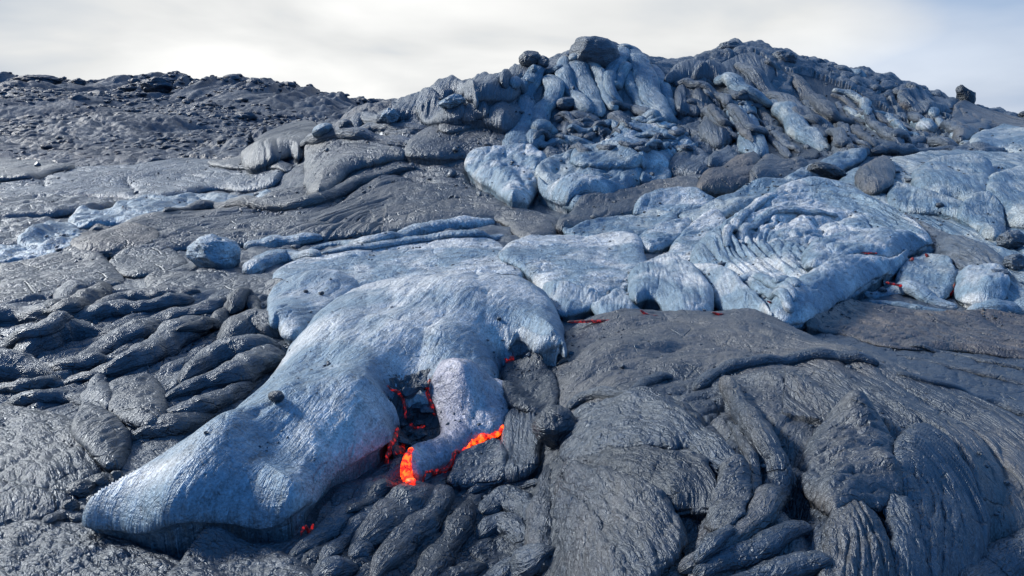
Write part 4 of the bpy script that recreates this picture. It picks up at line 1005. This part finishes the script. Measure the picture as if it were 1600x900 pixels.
# ------------------------------------------------------------------ left front
lobe('front_slope', 'broad brown wrinkled lava slope in the lower left corner', LOBE,
     [(-160, 660), (-20, 640), (50, 640), (110, 655), (150, 690), (160, 730), (130, 760), (100, 800), (20, 820), (-160, 850)], H=26, w=60, mat='brown', guide=[(-100, 690), (50, 700), (130, 760), (110, 820)], fold=[(5, 16, 7), (2.5, 7, 7)], lump=(9, 50))
lobe('front_slope', 'upright saddle of lava beside the left flank of the front lobe', LOBE, [(112, 668), (130, 642), (160, 640), (190, 660), (205, 690), (190, 725), (165, 735), (140, 700)], H=26, w=36, mat='brown', ang=70, fold=(4, 12, 7), lump=(5, 30))
for k, (x, y, rx, ry, lab) in enumerate(((128, 765, 24, 16, 'dark broken lava block in the hole left of the front lobe'), (155, 752, 22, 12, 'flat dark plate leaning in the hole left of the front lobe'), (112, 792, 14, 14, 'small dark stone at the left of the hole'), (150, 785, 16, 10, 'small dark stone at the bottom of the hole'), (185, 748, 16, 10, 'dark stone touching the left flank of the front lobe'))):
    rock('broken_block', lab, ROCK, x, y, rx, ry, mat='dark', cuts=8, rough=.1, rot=.3 * k)
lobe('corner_lobe', 'coarse wrinkled dark lava lobe in the bottom left corner', LOBE,
     [(-260, 850), (-60, 822), (60, 812), (140, 822), (200, 845), (270, 870), (330, 900), (380, 960), (100, 1040), (-260, 1040)], H=20, w=60, mat='brown', ang=-15, fold=[(6, 18, 5), (3, 8, 4)], lump=(9, 34), fine=1.8)
tube('corner_lobe', 'grey rounded lava cushion beside the hole at the left', LOBE, [(70, 815), (100, 806), (130, 812)], [10, 15, 10], mat='brown', flat=.8, lumps=.12)
# ------------------------------------------------------------------ right mound
lobe('brown_flat', 'brown broken lava flat at the right edge below the glowing gap', LOBE,
     [(1262, 505), (1290, 488), (1350, 478), (1450, 488), (1550, 492), (1700, 490), (1700, 560), (1600, 560), (1500, 548), (1420, 545), (1380, 540), (1310, 522)], H=9, w=24, mat='rust', guide=[(1262, 500), (1400, 508), (1550, 530), (1700, 540)], fold=[(4, 12, 6), (2, 6, 6)], lump=(6, 34))
rm = lobe('ropy_mound', 'huge dark lava mound with draped wrinkled skin filling the right front', 'lava mound',
          [(868, 610), (872, 560), (885, 520), (930, 503), (1010, 498), (1100, 500), (1180, 512), (1260, 530), (1340, 555), (1420, 580), (1520, 622), (1640, 680), (1720, 760), (1700, 860), (1620, 860), (1560, 850), (1530, 900), (1480, 1000), (1200, 1080), (960, 1040), (880, 900), (860, 780), (866, 700)],
          H=34, w=120, mat='brown', guide=[(880, 640), (960, 580), (1080, 560), (1220, 570), (1360, 620), (1470, 700), (1520, 800), (1500, 920)], fold=[(9, 46, 8), (2.0, 9, 9)], lump=(20, 150), lip=.15, fine=1.0, wob=5, bumps=[(1242, 700, 26, -34), (1240, 770, 30, -40), (1120, 690, 24, -18), (1060, 800, 30, -20), (1000, 640, 60, 16), (1450, 690, 70, 22), (1180, 535, 60, 12), (950, 555, 60, 14), (1100, 640, 28, -14), (1230, 610, 50, 12), (1420, 610, 50, -8), (1330, 570, 60, 8)], ridges=[([(1150, 600), (1290, 640), (1420, 720), (1490, 830), (1500, 920)], 20, 16), ([(1240, 590), (1380, 640), (1500, 740), (1545, 850)], 16, 13), ([(880, 600), (960, 560), (1060, 540)], 8, 12)],
          creases=[([(905, 600), (1000, 575), (1090, 588)], 9, 5), ([(1140, 625), (1090, 680), (1082, 760)], 14, 6), ([(1290, 600), (1400, 650), (1480, 740), (1500, 870)], 15, 6), ([(1380, 590), (1500, 660), (1585, 770)], 11, 6), ([(1040, 610), (1100, 650), (1150, 700)], 12, 6), ([(1250, 590), (1330, 610), (1370, 640)], 9, 5), ([(1180, 640), (1230, 690), (1240, 760), (1260, 840), (1280, 920)], 16, 10), ([(900, 640), (980, 660), (1060, 720), (1100, 780), (1070, 850)], 10, 8), ([(1560, 700), (1570, 780), (1540, 850)], 10, 10)])
for lab, pth, rd, mt in (
        ('long pale striped lava rib crossing the right edge flats', [(1400, 558), (1450, 566), (1520, 580), (1600, 600), (1680, 622)], [5, 9, 10, 11, 10], 'brown'),
        ('upper striped lava rib on the right edge flats', [(1420, 540), (1480, 552), (1560, 568), (1680, 590)], [4, 7, 8, 8], 'brown'),
        ('low dark lava rib between ribs and the huge mound', [(1400, 580), (1470, 598), (1550, 625), (1660, 665)], [8, 14, 18, 20], 'old')):
    tube('lava_rib', lab, ROPE, pth, rd, mat=mt, flat=.5, stri=(.06, 13), lumps=.08)
tube('curved_rope', 'long curved lava rope lying across the top of the huge mound', ROPE, [(1085, 608), (1100, 596), (1130, 578), (1180, 564), (1250, 558), (1320, 558), (1374, 568)], [9, 11, 12, 12, 12, 12, 9], mat='old', flat=.9, stri=(.16, 5), lumps=.05, sink=.35, twist=.02)
tube('curved_rope', 'stout lava rope coiling down the middle of the huge mound', ROPE, [(1132, 592), (1150, 622), (1172, 655), (1196, 690), (1212, 725), (1212, 765), (1192, 800), (1160, 830), (1120, 860), (1060, 890)], [11, 17, 20, 22, 24, 25, 25, 23, 19, 13], mat='brown', flat=1.0, stri=(.1, 9), lumps=.10, sink=.5, twist=.05, ropes=(.05, .8))
tube('curved_rope', 'thinner lava rope hugging the inside of the stout coil', ROPE, [(1140, 660), (1165, 700), (1178, 745), (1165, 790), (1130, 825)], [6, 10, 12, 12, 8], mat='brown', flat=.85, stri=(.12, 7), lumps=.1, sink=.25)
tube('curved_rope', 'short lava rope bowed over the left top of the huge mound', ROPE, [(886, 640), (910, 622), (945, 612), (985, 614)], [8, 12, 12, 7], mat='old', flat=.9, stri=(.12, 6), lumps=.08)
tube('curved_rope', 'small bowed lava rope between the two ropes of the mound top', ROPE, [(985, 615), (1005, 598), (1030, 588), (1052, 590)], [7, 10, 10, 6], mat='old', flat=.9, stri=(.14, 6), lumps=.06)
for lab, pp, hh, mt, gd, kw in (
        ('wrinkled lava drape on the left of the huge mound', [(880, 715), (880, 672), (905, 640), (960, 622), (1020, 618), (1060, 640), (1110, 680), (1150, 720), (1160, 750), (1125, 745), (1080, 712), (1040, 700), (960, 705), (910, 722)], 16, 'old', [(880, 690), (960, 655), (1050, 670), (1150, 745)], dict(fold=[(8, 11, 9), (2.5, 5, 8)])),
        ('dark cupped lava fold under the wrinkled drape', [(900, 728), (960, 708), (1040, 705), (1085, 720), (1120, 755), (1118, 790), (1080, 805), (1050, 800), (1010, 760), (950, 740)], 15, 'dark', [(900, 725), (1000, 720), (1080, 760), (1090, 800)], dict(fold=(4, 10, 8))),
        ('pale fan shaped lava slab spreading to the bottom edge', [(880, 735), (920, 722), (975, 735), (1030, 775), (1072, 840), (1060, 870), (1010, 915), (960, 930), (930, 880), (900, 800)], 22, 'brown', [(880, 735), (950, 790), (1030, 870)], dict(fold=[(8, 24, 10), (2, 6, 9)])),
        ('second pale lava slab of the fan below the first', [(872, 745), (890, 750), (930, 800), (965, 860), (985, 930), (960, 990), (900, 990), (885, 880), (868, 800)], 20, 'brown', [(872, 745), (920, 830), (950, 960)], dict(fold=[(7, 22, 10), (2, 6, 9)])),
        ('wrinkled pale lava strip inside the coil of the stout rope', [(1118, 770), (1125, 735), (1140, 715), (1165, 730), (1172, 770), (1150, 810), (1120, 830), (1100, 820)], 14, 'brown', None, dict(fold=(4, 8, 4), ang=20)),
        ('rough ridged cone of lava right of the stout rope', [(1262, 790), (1250, 740), (1262, 690), (1300, 650), (1335, 632), (1365, 650), (1395, 700), (1405, 760), (1396, 800), (1340, 795), (1300, 800)], 26, 'brown', [(1255, 720), (1330, 715), (1400, 720)], dict(fold=[(10, 18, 6), (2.5, 7, 6)], wob=6, lump=(10, 40), bumps=[(1338, 650, 36, 44), (1385, 735, 30, 30), (1310, 765, 36, 16), (1285, 715, 30, -10)], creases=[([(1262, 760), (1330, 745), (1400, 752)], 8, 4), ([(1290, 700), (1340, 705), (1390, 700)], 6, 3)])),
        ('smooth dark drape falling right of the ridged cone', [(1400, 690), (1425, 668), (1480, 690), (1530, 760), (1545, 830), (1520, 900), (1470, 960), (1430, 900), (1412, 800)], 22, 'old', [(1400, 690), (1470, 770), (1490, 920)], dict(fold=[(8, 20, 10), (2, 7, 9)])),
        ('folded lava pleat below the ridged cone', [(1300, 800), (1340, 790), (1370, 815), (1400, 880), (1420, 960), (1340, 1000), (1280, 940), (1285, 860)], 24, 'brown', [(1330, 795), (1350, 860), (1360, 980)], dict(fold=[(10, 22, 10), (2, 7, 9)])),
        ('narrow dark pleat between the pleated cone and the smooth drape', [(1385, 800), (1402, 770), (1425, 790), (1442, 850), (1452, 920), (1430, 980), (1405, 900)], 18, 'old', [(1400, 780), (1425, 860), (1440, 960)], dict(fold=(4, 12, 10)))):
    lobe('lava_drape', lab, 'lava drape', pp, H=hh * 1.4, w=hh * 2.0, mat=mt, guide=gd, lip=.35, under=.8, fine=1.05, **({'lump': (10, 60), 'wob': 5} | kw))
for lab, pth, rd in (('ribbed lava roll at the bottom edge right of the coil', [(1085, 900), (1140, 872), (1200, 850), (1262, 822)], [14, 20, 22, 14]),
                     ('second ribbed lava roll at the bottom edge', [(1120, 930), (1180, 905), (1250, 880), (1300, 868)], [16, 22, 22, 14]),
                     ('rounded dark lava roll in the bottom right corner', [(1500, 930), (1560, 885), (1640, 850), (1720, 830)], [24, 38, 44, 40]),
                     ('dark blade of lava leaning against the stout rope foot', [(1085, 880), (1110, 850), (1145, 822)], [10, 17, 9])):
    tube('lava_roll', lab, 'lava roll', pth, rd, mat='old', flat=.85, stri=(.05, 12), lumps=.1, ropes=(.05, .3))
# ------------------------------------------------------------------ front centre folds
lobe('trough_bed', 'dark crumpled lava floor between the front lobe and the huge mound', 'lava bed', [(430, 890), (500, 830), (600, 740), (700, 690), (800, 590), (865, 580), (880, 700), (870, 800), (890, 960), (600, 1020), (430, 980)], H=4, w=40, mat='dark', ang=40, fold=[(6, 18, 6), (3, 8, 6)], lump=(8, 36))
for lab, pth, rd, mt, kw in (
        ('dark blue lava fold hugging the foot of the front lobe', [(452, 872), (500, 838), (560, 790), (610, 745), (640, 720)], [10, 17, 18, 17, 9], 'old', {}),
        ('second dark fold below the foot of the front lobe', [(500, 880), (545, 838), (590, 800), (640, 765)], [9, 15, 16, 9], 'old', {}),
        ('thin fold rising to the glowing tongue', [(540, 800), (590, 768), (635, 742)], [7, 10, 7], 'dark', {}),
        ('cracked grey lava roll in the front centre', [(548, 862), (590, 825), (640, 785), (685, 762)], [16, 30, 30, 16], 'brown', {}),
        ('small rounded end of a roll at the front centre', [(545, 868), (565, 858), (585, 856)], [13, 19, 14], 'old', {}),
        ('pale slanting lava plank in front of the glowing tongue', [(580, 905), (625, 850), (670, 805), (700, 758)], [14, 25, 27, 14], 'brown', {}),
        ('dark lava fold under the pale plank', [(640, 930), (680, 880), (715, 830), (735, 780)], [14, 22, 22, 12], 'dark', {}),
        ('small lava hump at the bottom edge beside the front lobe', [(480, 910), (515, 890), (560, 885)], [12, 20, 14], 'old', {}),
        ('flat dark lava slat below the ribbed slab', [(730, 770), (780, 755), (845, 748)], [6, 10, 7], 'old', {}),
        ('curved dark lava arch at the bottom of the trough', [(750, 800), (790, 780), (825, 795), (838, 830)], [12, 18, 19, 12], 'old', {}),
        ('inner curved lava arch at the bottom of the trough', [(745, 840), (780, 815), (810, 830), (820, 860)], [11, 17, 17, 11], 'old', {}),
        ('tall pointed lava strand at the left of the fan', [(856, 722), (850, 770), (842, 820), (850, 890)], [5, 16, 22, 26], 'brown', {}),
        ('smooth slanting lava roll at the bottom edge below the arches', [(740, 930), (790, 892), (835, 862), (870, 850)], [14, 22, 22, 10], 'old', {}),
        ('low lava roll along the bottom edge left of the arches', [(660, 920), (710, 900), (760, 880)], [12, 18, 10], 'dark', {})):
    tube('front_fold', lab, FOLD, pth, [1.25 * q for q in rd], mat=mt, flat=.75, stri=(.06, 14), lumps=.2, twist=.10, sink=.15, ends=(2.0, 2.0), crest=1.3, rvar=.3, **kw)
# ------------------------------------------------------------------ rear lobe, front lobe
lobe('rear_lobe', 'pale blunt lava lobe just behind the left of the front lobe', LOBE,
     [(422, 492), (420, 468), (435, 446), (480, 432), (530, 430), (560, 440), (558, 462), (525, 485), (495, 512), (465, 532), (442, 526), (436, 508)], H=28, w=34, mat='fresh', ang=40, lump=(3, 50), lip=.35, under=.7, fold=(1.2, 14, 8))
main = lobe('front_lobe', 'big silvery blue lava lobe bulging across the front centre', LOBE,
            [(138, 836, 0), (146, 814, .1), (192, 776, .2), (268, 718, .28), (330, 672), (380, 632), (425, 590), (455, 548), (490, 508), (535, 476), (590, 458), (660, 450), (740, 446), (810, 446), (850, 456, .5), (876, 478, .6), (884, 510, .7), (874, 545, .3), (852, 570, 0), (815, 568, .0), (795, 552, .3), (780, 560, .2),
             (772, 590, .4), (740, 600, .8), (702, 590, .9), (682, 590, .8), (645, 588, .8), (614, 594, .7), (603, 612, .6), (612, 640, .5), (622, 664, .3), (614, 692, .1), (604, 722, 0), (575, 742, 0), (535, 760, 0), (505, 790, 0), (488, 822, 0), (462, 842, 0), (420, 848, 0), (370, 852, 0), (310, 868, 0), (255, 866, 0), (195, 848, 0)],
            H=84, w=150, mat='fresh', ang=55, lump=(9, 90), fold=[(1.6, 34, 8)], lip=.16, under=1.2, wob=2.5, p=2.0, dome=16, n=10, fine=0.8, drape=.4, bumps=[(575, 605, 55, 36), (480, 750, 65, 26), (320, 750, 50, 20), (838, 520, 40, 18), (720, 478, 70, 18), (520, 515, 45, 16), (425, 700, 40, -22), (640, 570, 38, -20), (540, 700, 34, -18), (792, 520, 30, -14), (235, 805, 36, 14), (395, 800, 34, -14), (700, 540, 36, 12), (450, 640, 36, 14), (370, 690, 26, 8), (500, 580, 30, -10), (600, 500, 30, -8)],
            creases=[([(500, 720), (512, 690), (530, 672)], 3, 4), ([(560, 560), (640, 535), (700, 525)], 2, 3), ([(420, 640), (470, 610), (540, 600)], 3, 8), ([(600, 520), (690, 545), (740, 560)], 4, 6)])

lobe('bulb_toe', None, None, parent=main, poly=[(797, 548), (800, 524), (818, 508), (846, 506), (868, 520), (874, 545), (864, 566, 0), (840, 574, 0), (812, 568, 0)], H=34, w=42, mat='fresh', ang=60, lip=.4, under=.8, lump=(3, 30), lift=.5, dome=4)
# ------------------------------------------------------------------ tongue, hollow, molten edges
def child_tube(parent, name, path, rad, mat, **kw):
    return tube(name, None, None, path, rad, mat=mat, parent=parent, stamp=False, **kw)


lobe('hollow_bed', 'dark broken floor of the hollow beside the glowing tongue', 'lava bed', [(600, 600), (630, 590), (675, 575), (690, 620), (700, 680), (660, 710), (612, 715), (618, 670)], H=3, w=12, mat='dark', ang=60, fold=(5, 9, 3), lump=(6, 14), grow=5, lift=.2, zoff=-2)
tongue = lobe('lava_tongue', 'fresh violet grey lava tongue with a glowing orange edge', 'lava tongue',
              [(676, 590), (690, 566), (725, 565), (765, 585), (795, 606), (814, 634), (800, 652, 0), (786, 676, 0), (765, 690, 0), (742, 694, 0), (728, 706, 0), (712, 722, 0), (690, 738, 0), (662, 752, 0), (642, 752, 0), (634, 728, .1), (640, 704, .3), (668, 690, .6), (690, 672, .6), (684, 640, .6), (676, 615, .6)],
              H=30, w=34, mat='violet', ang=-40, lump=(3, 30), fold=(1.5, 12, 8), lip=.4, under=.3, dome=6, drape=.6,
              creases=[([(760, 622), (750, 645), (735, 668)], 4, 4)])
for pth, rd in (([(808, 640), (800, 654), (788, 672), (768, 686), (744, 692), (730, 700)], [3, 5, 7, 6, 7, 4]), ([(732, 696), (724, 706), (716, 710)], [5, 6, 4]), ([(643, 700), (636, 716), (635, 734), (642, 752), (650, 756)], [4, 8, 11, 9, 4])):
    child_tube(tongue, 'molten_edge', pth, [.82 * q for q in rd], 'molten', flat=.8, stri=(.12, 5), lumps=.16, sink=.35, rvar=.45)
for pth, rd in (([(690, 738), (705, 722), (720, 712)], [3, 4, 3]), ([(660, 752), (680, 740), (694, 730)], [2, 3, 2])):
    child_tube(tongue, 'cooling_edge', pth, rd, 'ember', flat=.8, stri=(.1, 5), lumps=.15, sink=.4)
for pth, rd in (([(604, 600), (622, 612), (632, 632), (634, 655)], [1.5, 3, 2.5, 1.5]), ([(672, 590), (668, 612), (676, 632), (680, 650)], [2, 3, 3, 2]), ([(612, 690), (606, 708), (602, 722)], [3, 4, 3]), ([(622, 668), (616, 684), (612, 696)], [3, 5, 3]), ([(640, 660), (655, 668), (664, 664)], [2, 3, 2])):
    child_tube(main, 'glowing_crack', pth, rd, 'ember', flat=.6, stri=(.1, 4), lumps=.3, sink=.3)
child_tube(main, 'glowing_crack', [(614, 712), (624, 702), (634, 692)], [4, 8, 5], 'ember', flat=.5, stri=(.1, 4), lumps=.3, sink=-.3)
child_tube(main, 'glowing_crack', [(788, 562), (796, 566), (804, 570)], [2, 3, 2], 'ember', flat=.6, sink=.4)
child_tube(main, 'glowing_crack', [(470, 838), (484, 830), (490, 820)], [2, 3, 2], 'ember', flat=.6, sink=.4)
rg = random.Random(9)
for k, (x, y, rx, ry, lab) in enumerate(((640, 612, 16, 12, 'smooth crust flake at the top of the glowing hollow'), (662, 600, 14, 14, 'upper crust flake beside the tongue in the hollow'), (650, 636, 12, 8, 'middle crust flake in the glowing hollow'), (668, 640, 14, 12, 'upright dark block against the tongue in the hollow'),
                                     (642, 652, 10, 7, 'small dark cinder in the middle of the hollow'), (655, 660, 9, 6, 'small cinder under the upright block'), (632, 690, 18, 7, 'flat dark plate at the bottom of the hollow'), (660, 680, 14, 6, 'thin dark plate against the tongue'), (628, 665, 8, 6, 'small cinder beside the red crack'), (640, 676, 9, 5, 'cinder above the flat plate'))):
    rock('crust_fragment', lab, ROCK, x, y, rx, ry, mat='dark' if k > 3 else 'old', cuts=14, rough=.07, rot=rg.uniform(-.6, .6), sharp=.42)
G = 'loose chips of crust on the front lobe'
rock('crust_chip', 'dark flat chip of crust on the crest of the front lobe', 'crust chip', 433, 619, 14, 9, mat='dark', cuts=8, rough=.06, rot=.15)
for x, y, r in ((322, 676, 4), (478, 455, 4), (502, 458, 5), (780, 498, 4)):
    rock('crust_chip', 'tiny dark crust chip lying on pale lava', 'crust chip', x, y, r, r * .7, mat='dark', cuts=5, lowpoly=True, group=G)
# blocks and ribbed slab right of the tongue
rock('dark_block', 'dark angular lava block right of the glowing tongue', ROCK, 868, 668, 40, 34, mat='dark', rz=40, cuts=6, rough=.1, rot=.3)
rock('dark_block', 'small jagged lava block behind the ribbed slab', ROCK, 812, 644, 12, 10, mat='dark', cuts=7, rough=.1)
lobe('ribbed_slab', 'steep ribbed lava slab standing right of the glowing edge', SLAB, [(786, 742), (784, 700), (792, 660), (806, 645), (828, 644), (840, 662), (842, 705), (836, 738), (812, 748)], H=26, w=16, mat='old', guide=[(812, 646), (812, 690), (810, 745)], fold=(4, 9, 12), lip=.3, lift=.2)
lobe('ribbed_slab', 'grey lava slab under the middle of the glowing edge', SLAB, [(700, 752), (716, 722), (742, 702), (772, 692), (788, 694), (788, 735), (760, 748), (720, 762)], H=16, w=18, mat='old', ang=30, fold=(3, 9, 6), lump=(4, 20))
lobe('ribbed_slab', 'low dark slab below the round end of the front lobe', SLAB, [(792, 620), (786, 590), (800, 572), (850, 576), (866, 590), (866, 640), (830, 640), (808, 634)], H=12, w=16, mat='dark', ang=30, fold=(3, 9, 6), lump=(4, 20))
# cushion at the bottom edge in front of the lobe
lobe('front_cushion', 'coarse grained lava cushion at the bottom edge before the front lobe', LOBE, [(262, 905), (285, 878), (330, 858), (390, 852), (440, 866), (478, 888), (490, 930), (400, 980), (300, 970)], H=22, w=30, mat='brown', ang=-10, fold=(2, 7, 6), lump=(4, 26), fine=1.8)
# glow under the toes and in the gaps of the twisted mound
tags = [([(886, 503), (920, 502), (950, 501), (990, 500), (1034, 502)], [2.5, 3.2, 3, 3, 2], 'thin red glowing seam under the shoulder of the front toes'),
        ([(1000, 484), (1012, 492), (1030, 494)], [2, 3, 2], 'short red glowing seam beside the big double toe'),
        ([(1112, 488), (1130, 492), (1150, 494)], [2, 3, 2], 'red glowing seam right of the big double toe'),
        ([(1318, 397), (1345, 395), (1372, 396)], [2, 2.5, 1.6], 'thin red glowing slit under the upper lip of the twisted mound'),
        ([(1384, 441), (1410, 447), (1440, 455)], [2.5, 3, 1.6], 'red glowing seam below the lower lobe of the twisted mound'),
        ([(1414, 412), (1422, 408), (1428, 402)], [2, 3, 2], 'tiny red glow beside the small wedge of the mound'),
        ([(1446, 396), (1450, 402), (1452, 408)], [2, 3, 2], 'tiny red glow at the tip of the mound'),
        ([(1492, 440), (1489, 450), (1485, 462)], [2.5, 4.5, 3], 'bright red glowing slit between the two gap pillows'),
        ([(1198, 470), (1206, 474), (1212, 478)], [1.6, 2.4, 1.6], 'faint red glow among the belly strands of the mound')]
for pth, rd, lab in tags:
    inside = 'mound' in lab       # seams within the twisted mound are parts of it
    tube('glowing_seam', lab, 'molten seam', pth, rd, parent=tm if inside else None, mat='ember', flat=.7, stri=(.1, 4), lumps=.2, stamp=False, gap=3)
# ------------------------------------------------------------------ loose grit in the gaps
def crumbs():
    rg = np.random.RandomState(3)
    bm_ = bmesh.new(); bmesh.ops.create_icosphere(bm_, subdivisions=1, radius=1.0)
    P0 = np.array([v_.co[:] for v_ in bm_.verts]); F0 = np.array([[v_.index for v_ in f.verts] for f in bm_.faces]); bm_.free()
    V = []; F = []; n = 0
    low = blur(C, 14, 14) - C            # hollows hold the grit
    for _ in range(26000):
        j = rg.randint(0, int(NV * .62)); i = rg.randint(0, NU)
        y = Yr[j]; u = Uc[i]
        if abs(u) > .85 or y < 1.7 or low[j, i] < 0.0035 * y ** .5 + 0.004 and rg.rand() > .02: continue
        r = y * rg.uniform(.0006, .0021) * (1 + 1.5 * (rg.rand() < .06))
        p = P0 * (1 + .35 * rg.normal(size=(len(P0), 1))) * r * np.array([rg.uniform(.7, 1.5), rg.uniform(.7, 1.5), rg.uniform(.5, 1)])
        V.append(p + np.array([u * y, y, C[j, i] + r * .3])); F.append(F0 + n); n += len(P0)
    V = np.concatenate(V); F = np.concatenate(F)
    add('lava_grit', mesh_from('lava_grit', V, F, MAT['old'], V, smooth=False), kind='stuff')


crumbs()


def far_rubble():
    rg = np.random.RandomState(8)
    bm_ = bmesh.new(); bmesh.ops.create_icosphere(bm_, subdivisions=3, radius=1.0)
    P0 = np.array([v_.co[:] for v_ in bm_.verts]); F0 = np.array([[v_.index for v_ in f.verts] for f in bm_.faces]); bm_.free()
    kinds = []
    for k in range(10):
        P = P0.copy()
        for _ in range(5):
            q = rg.normal(size=3); q /= np.linalg.norm(q)
            P = P - np.clip(P @ q - rg.uniform(.45, .85), 0, None)[:, None] * q * .95
        P = P * (1 + .22 * n3(P, 1.5, 900 + k) + .16 * n3(P, 3.7, 950 + k))[:, None]
        kinds.append(P)
    V = []; F = []; n = 0
    for _ in range(11000):
        y = math.exp(rg.uniform(math.log(19), math.log(76))); u = rg.uniform(-.98, -.12)
        x = u * y
        if perlin(np.array([x / 7]), np.array([y / 16]), 77)[0] + .12 * rg.normal() < -0.02: continue
        if y < 27 and rg.rand() > (y - 17) / 12: continue
        r = y * rg.uniform(.0016, .0050) * (1.9 if rg.rand() < .05 else 1)
        a = rg.uniform(0, 6.28)
        p = kinds[rg.randint(10)] * r * np.array([rg.uniform(.9, 1.9), rg.uniform(.8, 1.4), rg.uniform(.4, .85)])
        p = np.stack([p[:, 0] * math.cos(a) - p[:, 1] * math.sin(a), p[:, 0] * math.sin(a) + p[:, 1] * math.cos(a), p[:, 2]], 1)
        j = int(math.log(y / Y_NEAR) / LR); i = int((u + U_MAX) / DU)
        V.append(p + np.array([x, y, GROUND[j, i] - r * .08])); F.append(F0 + n); n += len(P0)
    V = np.concatenate(V); F = np.concatenate(F)
    add('far_rubble_field', mesh_from('far_rubble_field', V, F, MAT['far'], V), kind='stuff')


# ------------------------------------------------------------------ ground
def make_ground():
    X, Y = GX, GY
    u = X / Y
    # rough field at the far left, rounded toes on the hill, wrinkled sheets near
    wl = np.clip(0.10 + 0.030 * Y, 0.14, 0.55)
    d = np.zeros_like(C)
    near = np.clip((24 - Y) / 8, 0, 1)
    farm = 1 - near
    a = billow(X / 0.55 + .3 * perlin(X / .8, Y / .8, 4), Y / 0.75, 11, 2) - 0.45
    b = billow(X / 0.16, Y / 0.22, 12, 2) - 0.45
    fade_b = np.clip((14 - Y) / 8, 0, 1)
    d += near * (0.085 * a * np.clip((Y - 2) / 6, 0.35, 1) + 0.022 * b * fade_b)
    hillm = np.clip((Y - 11.5) / 2, 0, 1) * near * np.clip((u + 0.30) / 0.06, 0, 1)
    d += hillm * (0.16 * (billow(X / 0.9, Y / 0.7 + C / .7, 15, 2) - 0.45) + 0.07 * (billow(X / 0.3, (Y + C * 1.5) / 0.3, 16, 2) - .4))
    vv = .62 * X + Y + .5 * perlin(X / 1.6, Y / 1.6, 72)
    d += hillm * np.clip((u - .2) / .1, 0, 1) * np.clip((20.5 - Y) / 2, 0, 1) * 0.20 * (np.sqrt(np.abs(np.sin(math.pi * vv / .62)) + .02) - .7) * np.clip(.5 + perlin(X / 1.2, Y / 2.5, 73), .05, 1.2)
    d += hillm * np.clip((Y - 18) / 1.5, 0, 1) * np.clip(u / .2, 0, 1) * (0.28 * np.abs(fbm(X / 0.7, Y / 1.2, 71, 3)))
    wx = X + 1.2 * perlin(X / 3, Y / 5, 21)
    f1 = billow(wx / 3.2, Y / 4.4, 22, 2) - 0.42
    f2 = billow(wx / 1.1, Y / 1.9, 23, 2) - 0.42
    f3 = billow(X / 0.45, Y / 0.9, 24, 2) - 0.42
    f4 = perlin(X / 0.22, Y / 0.5, 25)
    rid = 1 - np.abs(fbm(wx / 7, Y / 9, 27, 3))
    f0 = fbm(wx / 11, Y / 26, 28, 2)
    rough = np.clip(0.55 + 1.1 * perlin(X / 8, Y / 22, 62), 0.15, 1.3)
    g1 = billow(wx / 2.6 + .5 * f0, Y / 6.5, 63, 3) - 0.42
    d += farm * (0.9 * f0 + (0.65 * f1 + 0.45 * g1) * rough + 0.26 * f2 * rough + 0.12 * f3 * np.clip((70 - Y) / 30, 0.3, 1) + 0.05 * f4 * np.clip((50 - Y) / 20, 0, 1) + 0.35 * (rid - .7))
    mid = np.clip((Y - 14) / 4, 0, 1) * near * (1 - hillm)
    d += mid * (0.10 * f2 + 0.06 * f3)
    sk = np.exp(-((Y - 68) / 16) ** 2)
    d += farm * sk * (0.9 * np.clip(fbm(X / 3.5, Y / 30, 29, 3), -.2, 1.2) + 0.6 * np.clip(perlin(X / 1.4, Y / 12, 30), 0, 1) + 0.4 * np.clip(perlin(X / .6, Y / 5, 33), 0, 1))
    Z = BASE + d
    Z = np.where(COV, np.minimum(Z, C - 0.02 - 0.002 * Y) - 0.03, Z)
    # small wrinkles
    Z = Z + 0.0012 * Y * near * perlin(X / (0.012 * Y), Y / (0.02 * Y), 40) * 0.5
    globals()['GROUND'] = Z
    idx = np.arange(NV * NU).reshape(NV, NU)
    F = np.stack([idx[:-1, :-1], idx[:-1, 1:], idx[1:, 1:], idx[1:, :-1]], -1)
    V = np.stack([X, Y, Z], -1)
    r = int(np.searchsorted(Yr, 15.5)); o = np.zeros(3, np.float32)
    # one sheet, two materials: near crust and the far clinkery field
    me, _ = mesh_from('ground', V.reshape(-1, 3), F.reshape(-1, 4), MAT['old'], V.reshape(-1, 3) * np.array([1, 1, 1]), origin=o)
    me.materials.append(MAT['far']); me.materials.append(MAT['hill'])
    mi = np.zeros(F.shape[:2], np.int32)
    yy = (Y + 2 * perlin(X / 2, Y / 2, 60))[:-1, :-1]
    mi[(yy > 15)] = 1
    mi[(yy > 11.5) & (yy < 26) & (u[:-1, :-1] > -0.17)] = 2
    me.polygons.foreach_set('material_index', mi.ravel())
    add('ground', (me, o), kind='structure')
    # the land beyond and around
    k = 48
    rr = [3.0, 60.0, 149.0, 300.0, 800.0, 2500.0, 6000.0]
    V2 = []; F2 = []
    for q in rr:
        for i in range(k):
            t = 2 * math.pi * i / k
            V2.append((q * math.cos(t), q * math.sin(t), -0.9 if q < 100 else -1.2))
    for j in range(len(rr) - 1):
        for i in range(k):
            F2.append((j * k + i, (j + 1) * k + i, (j + 1) * k + (i + 1) % k, j * k + (i + 1) % k))
    V2.append((0, 0, -0.9))
    V2 = np.array(V2)
    add('lava_plain', mesh_from('lava_plain', V2, F2, MAT['far'], V2, origin=np.zeros(3)), kind='structure')


make_ground()
far_rubble()
print("built in %.1fs, %d objects" % (time.time() - T0, len(bpy.data.objects)))
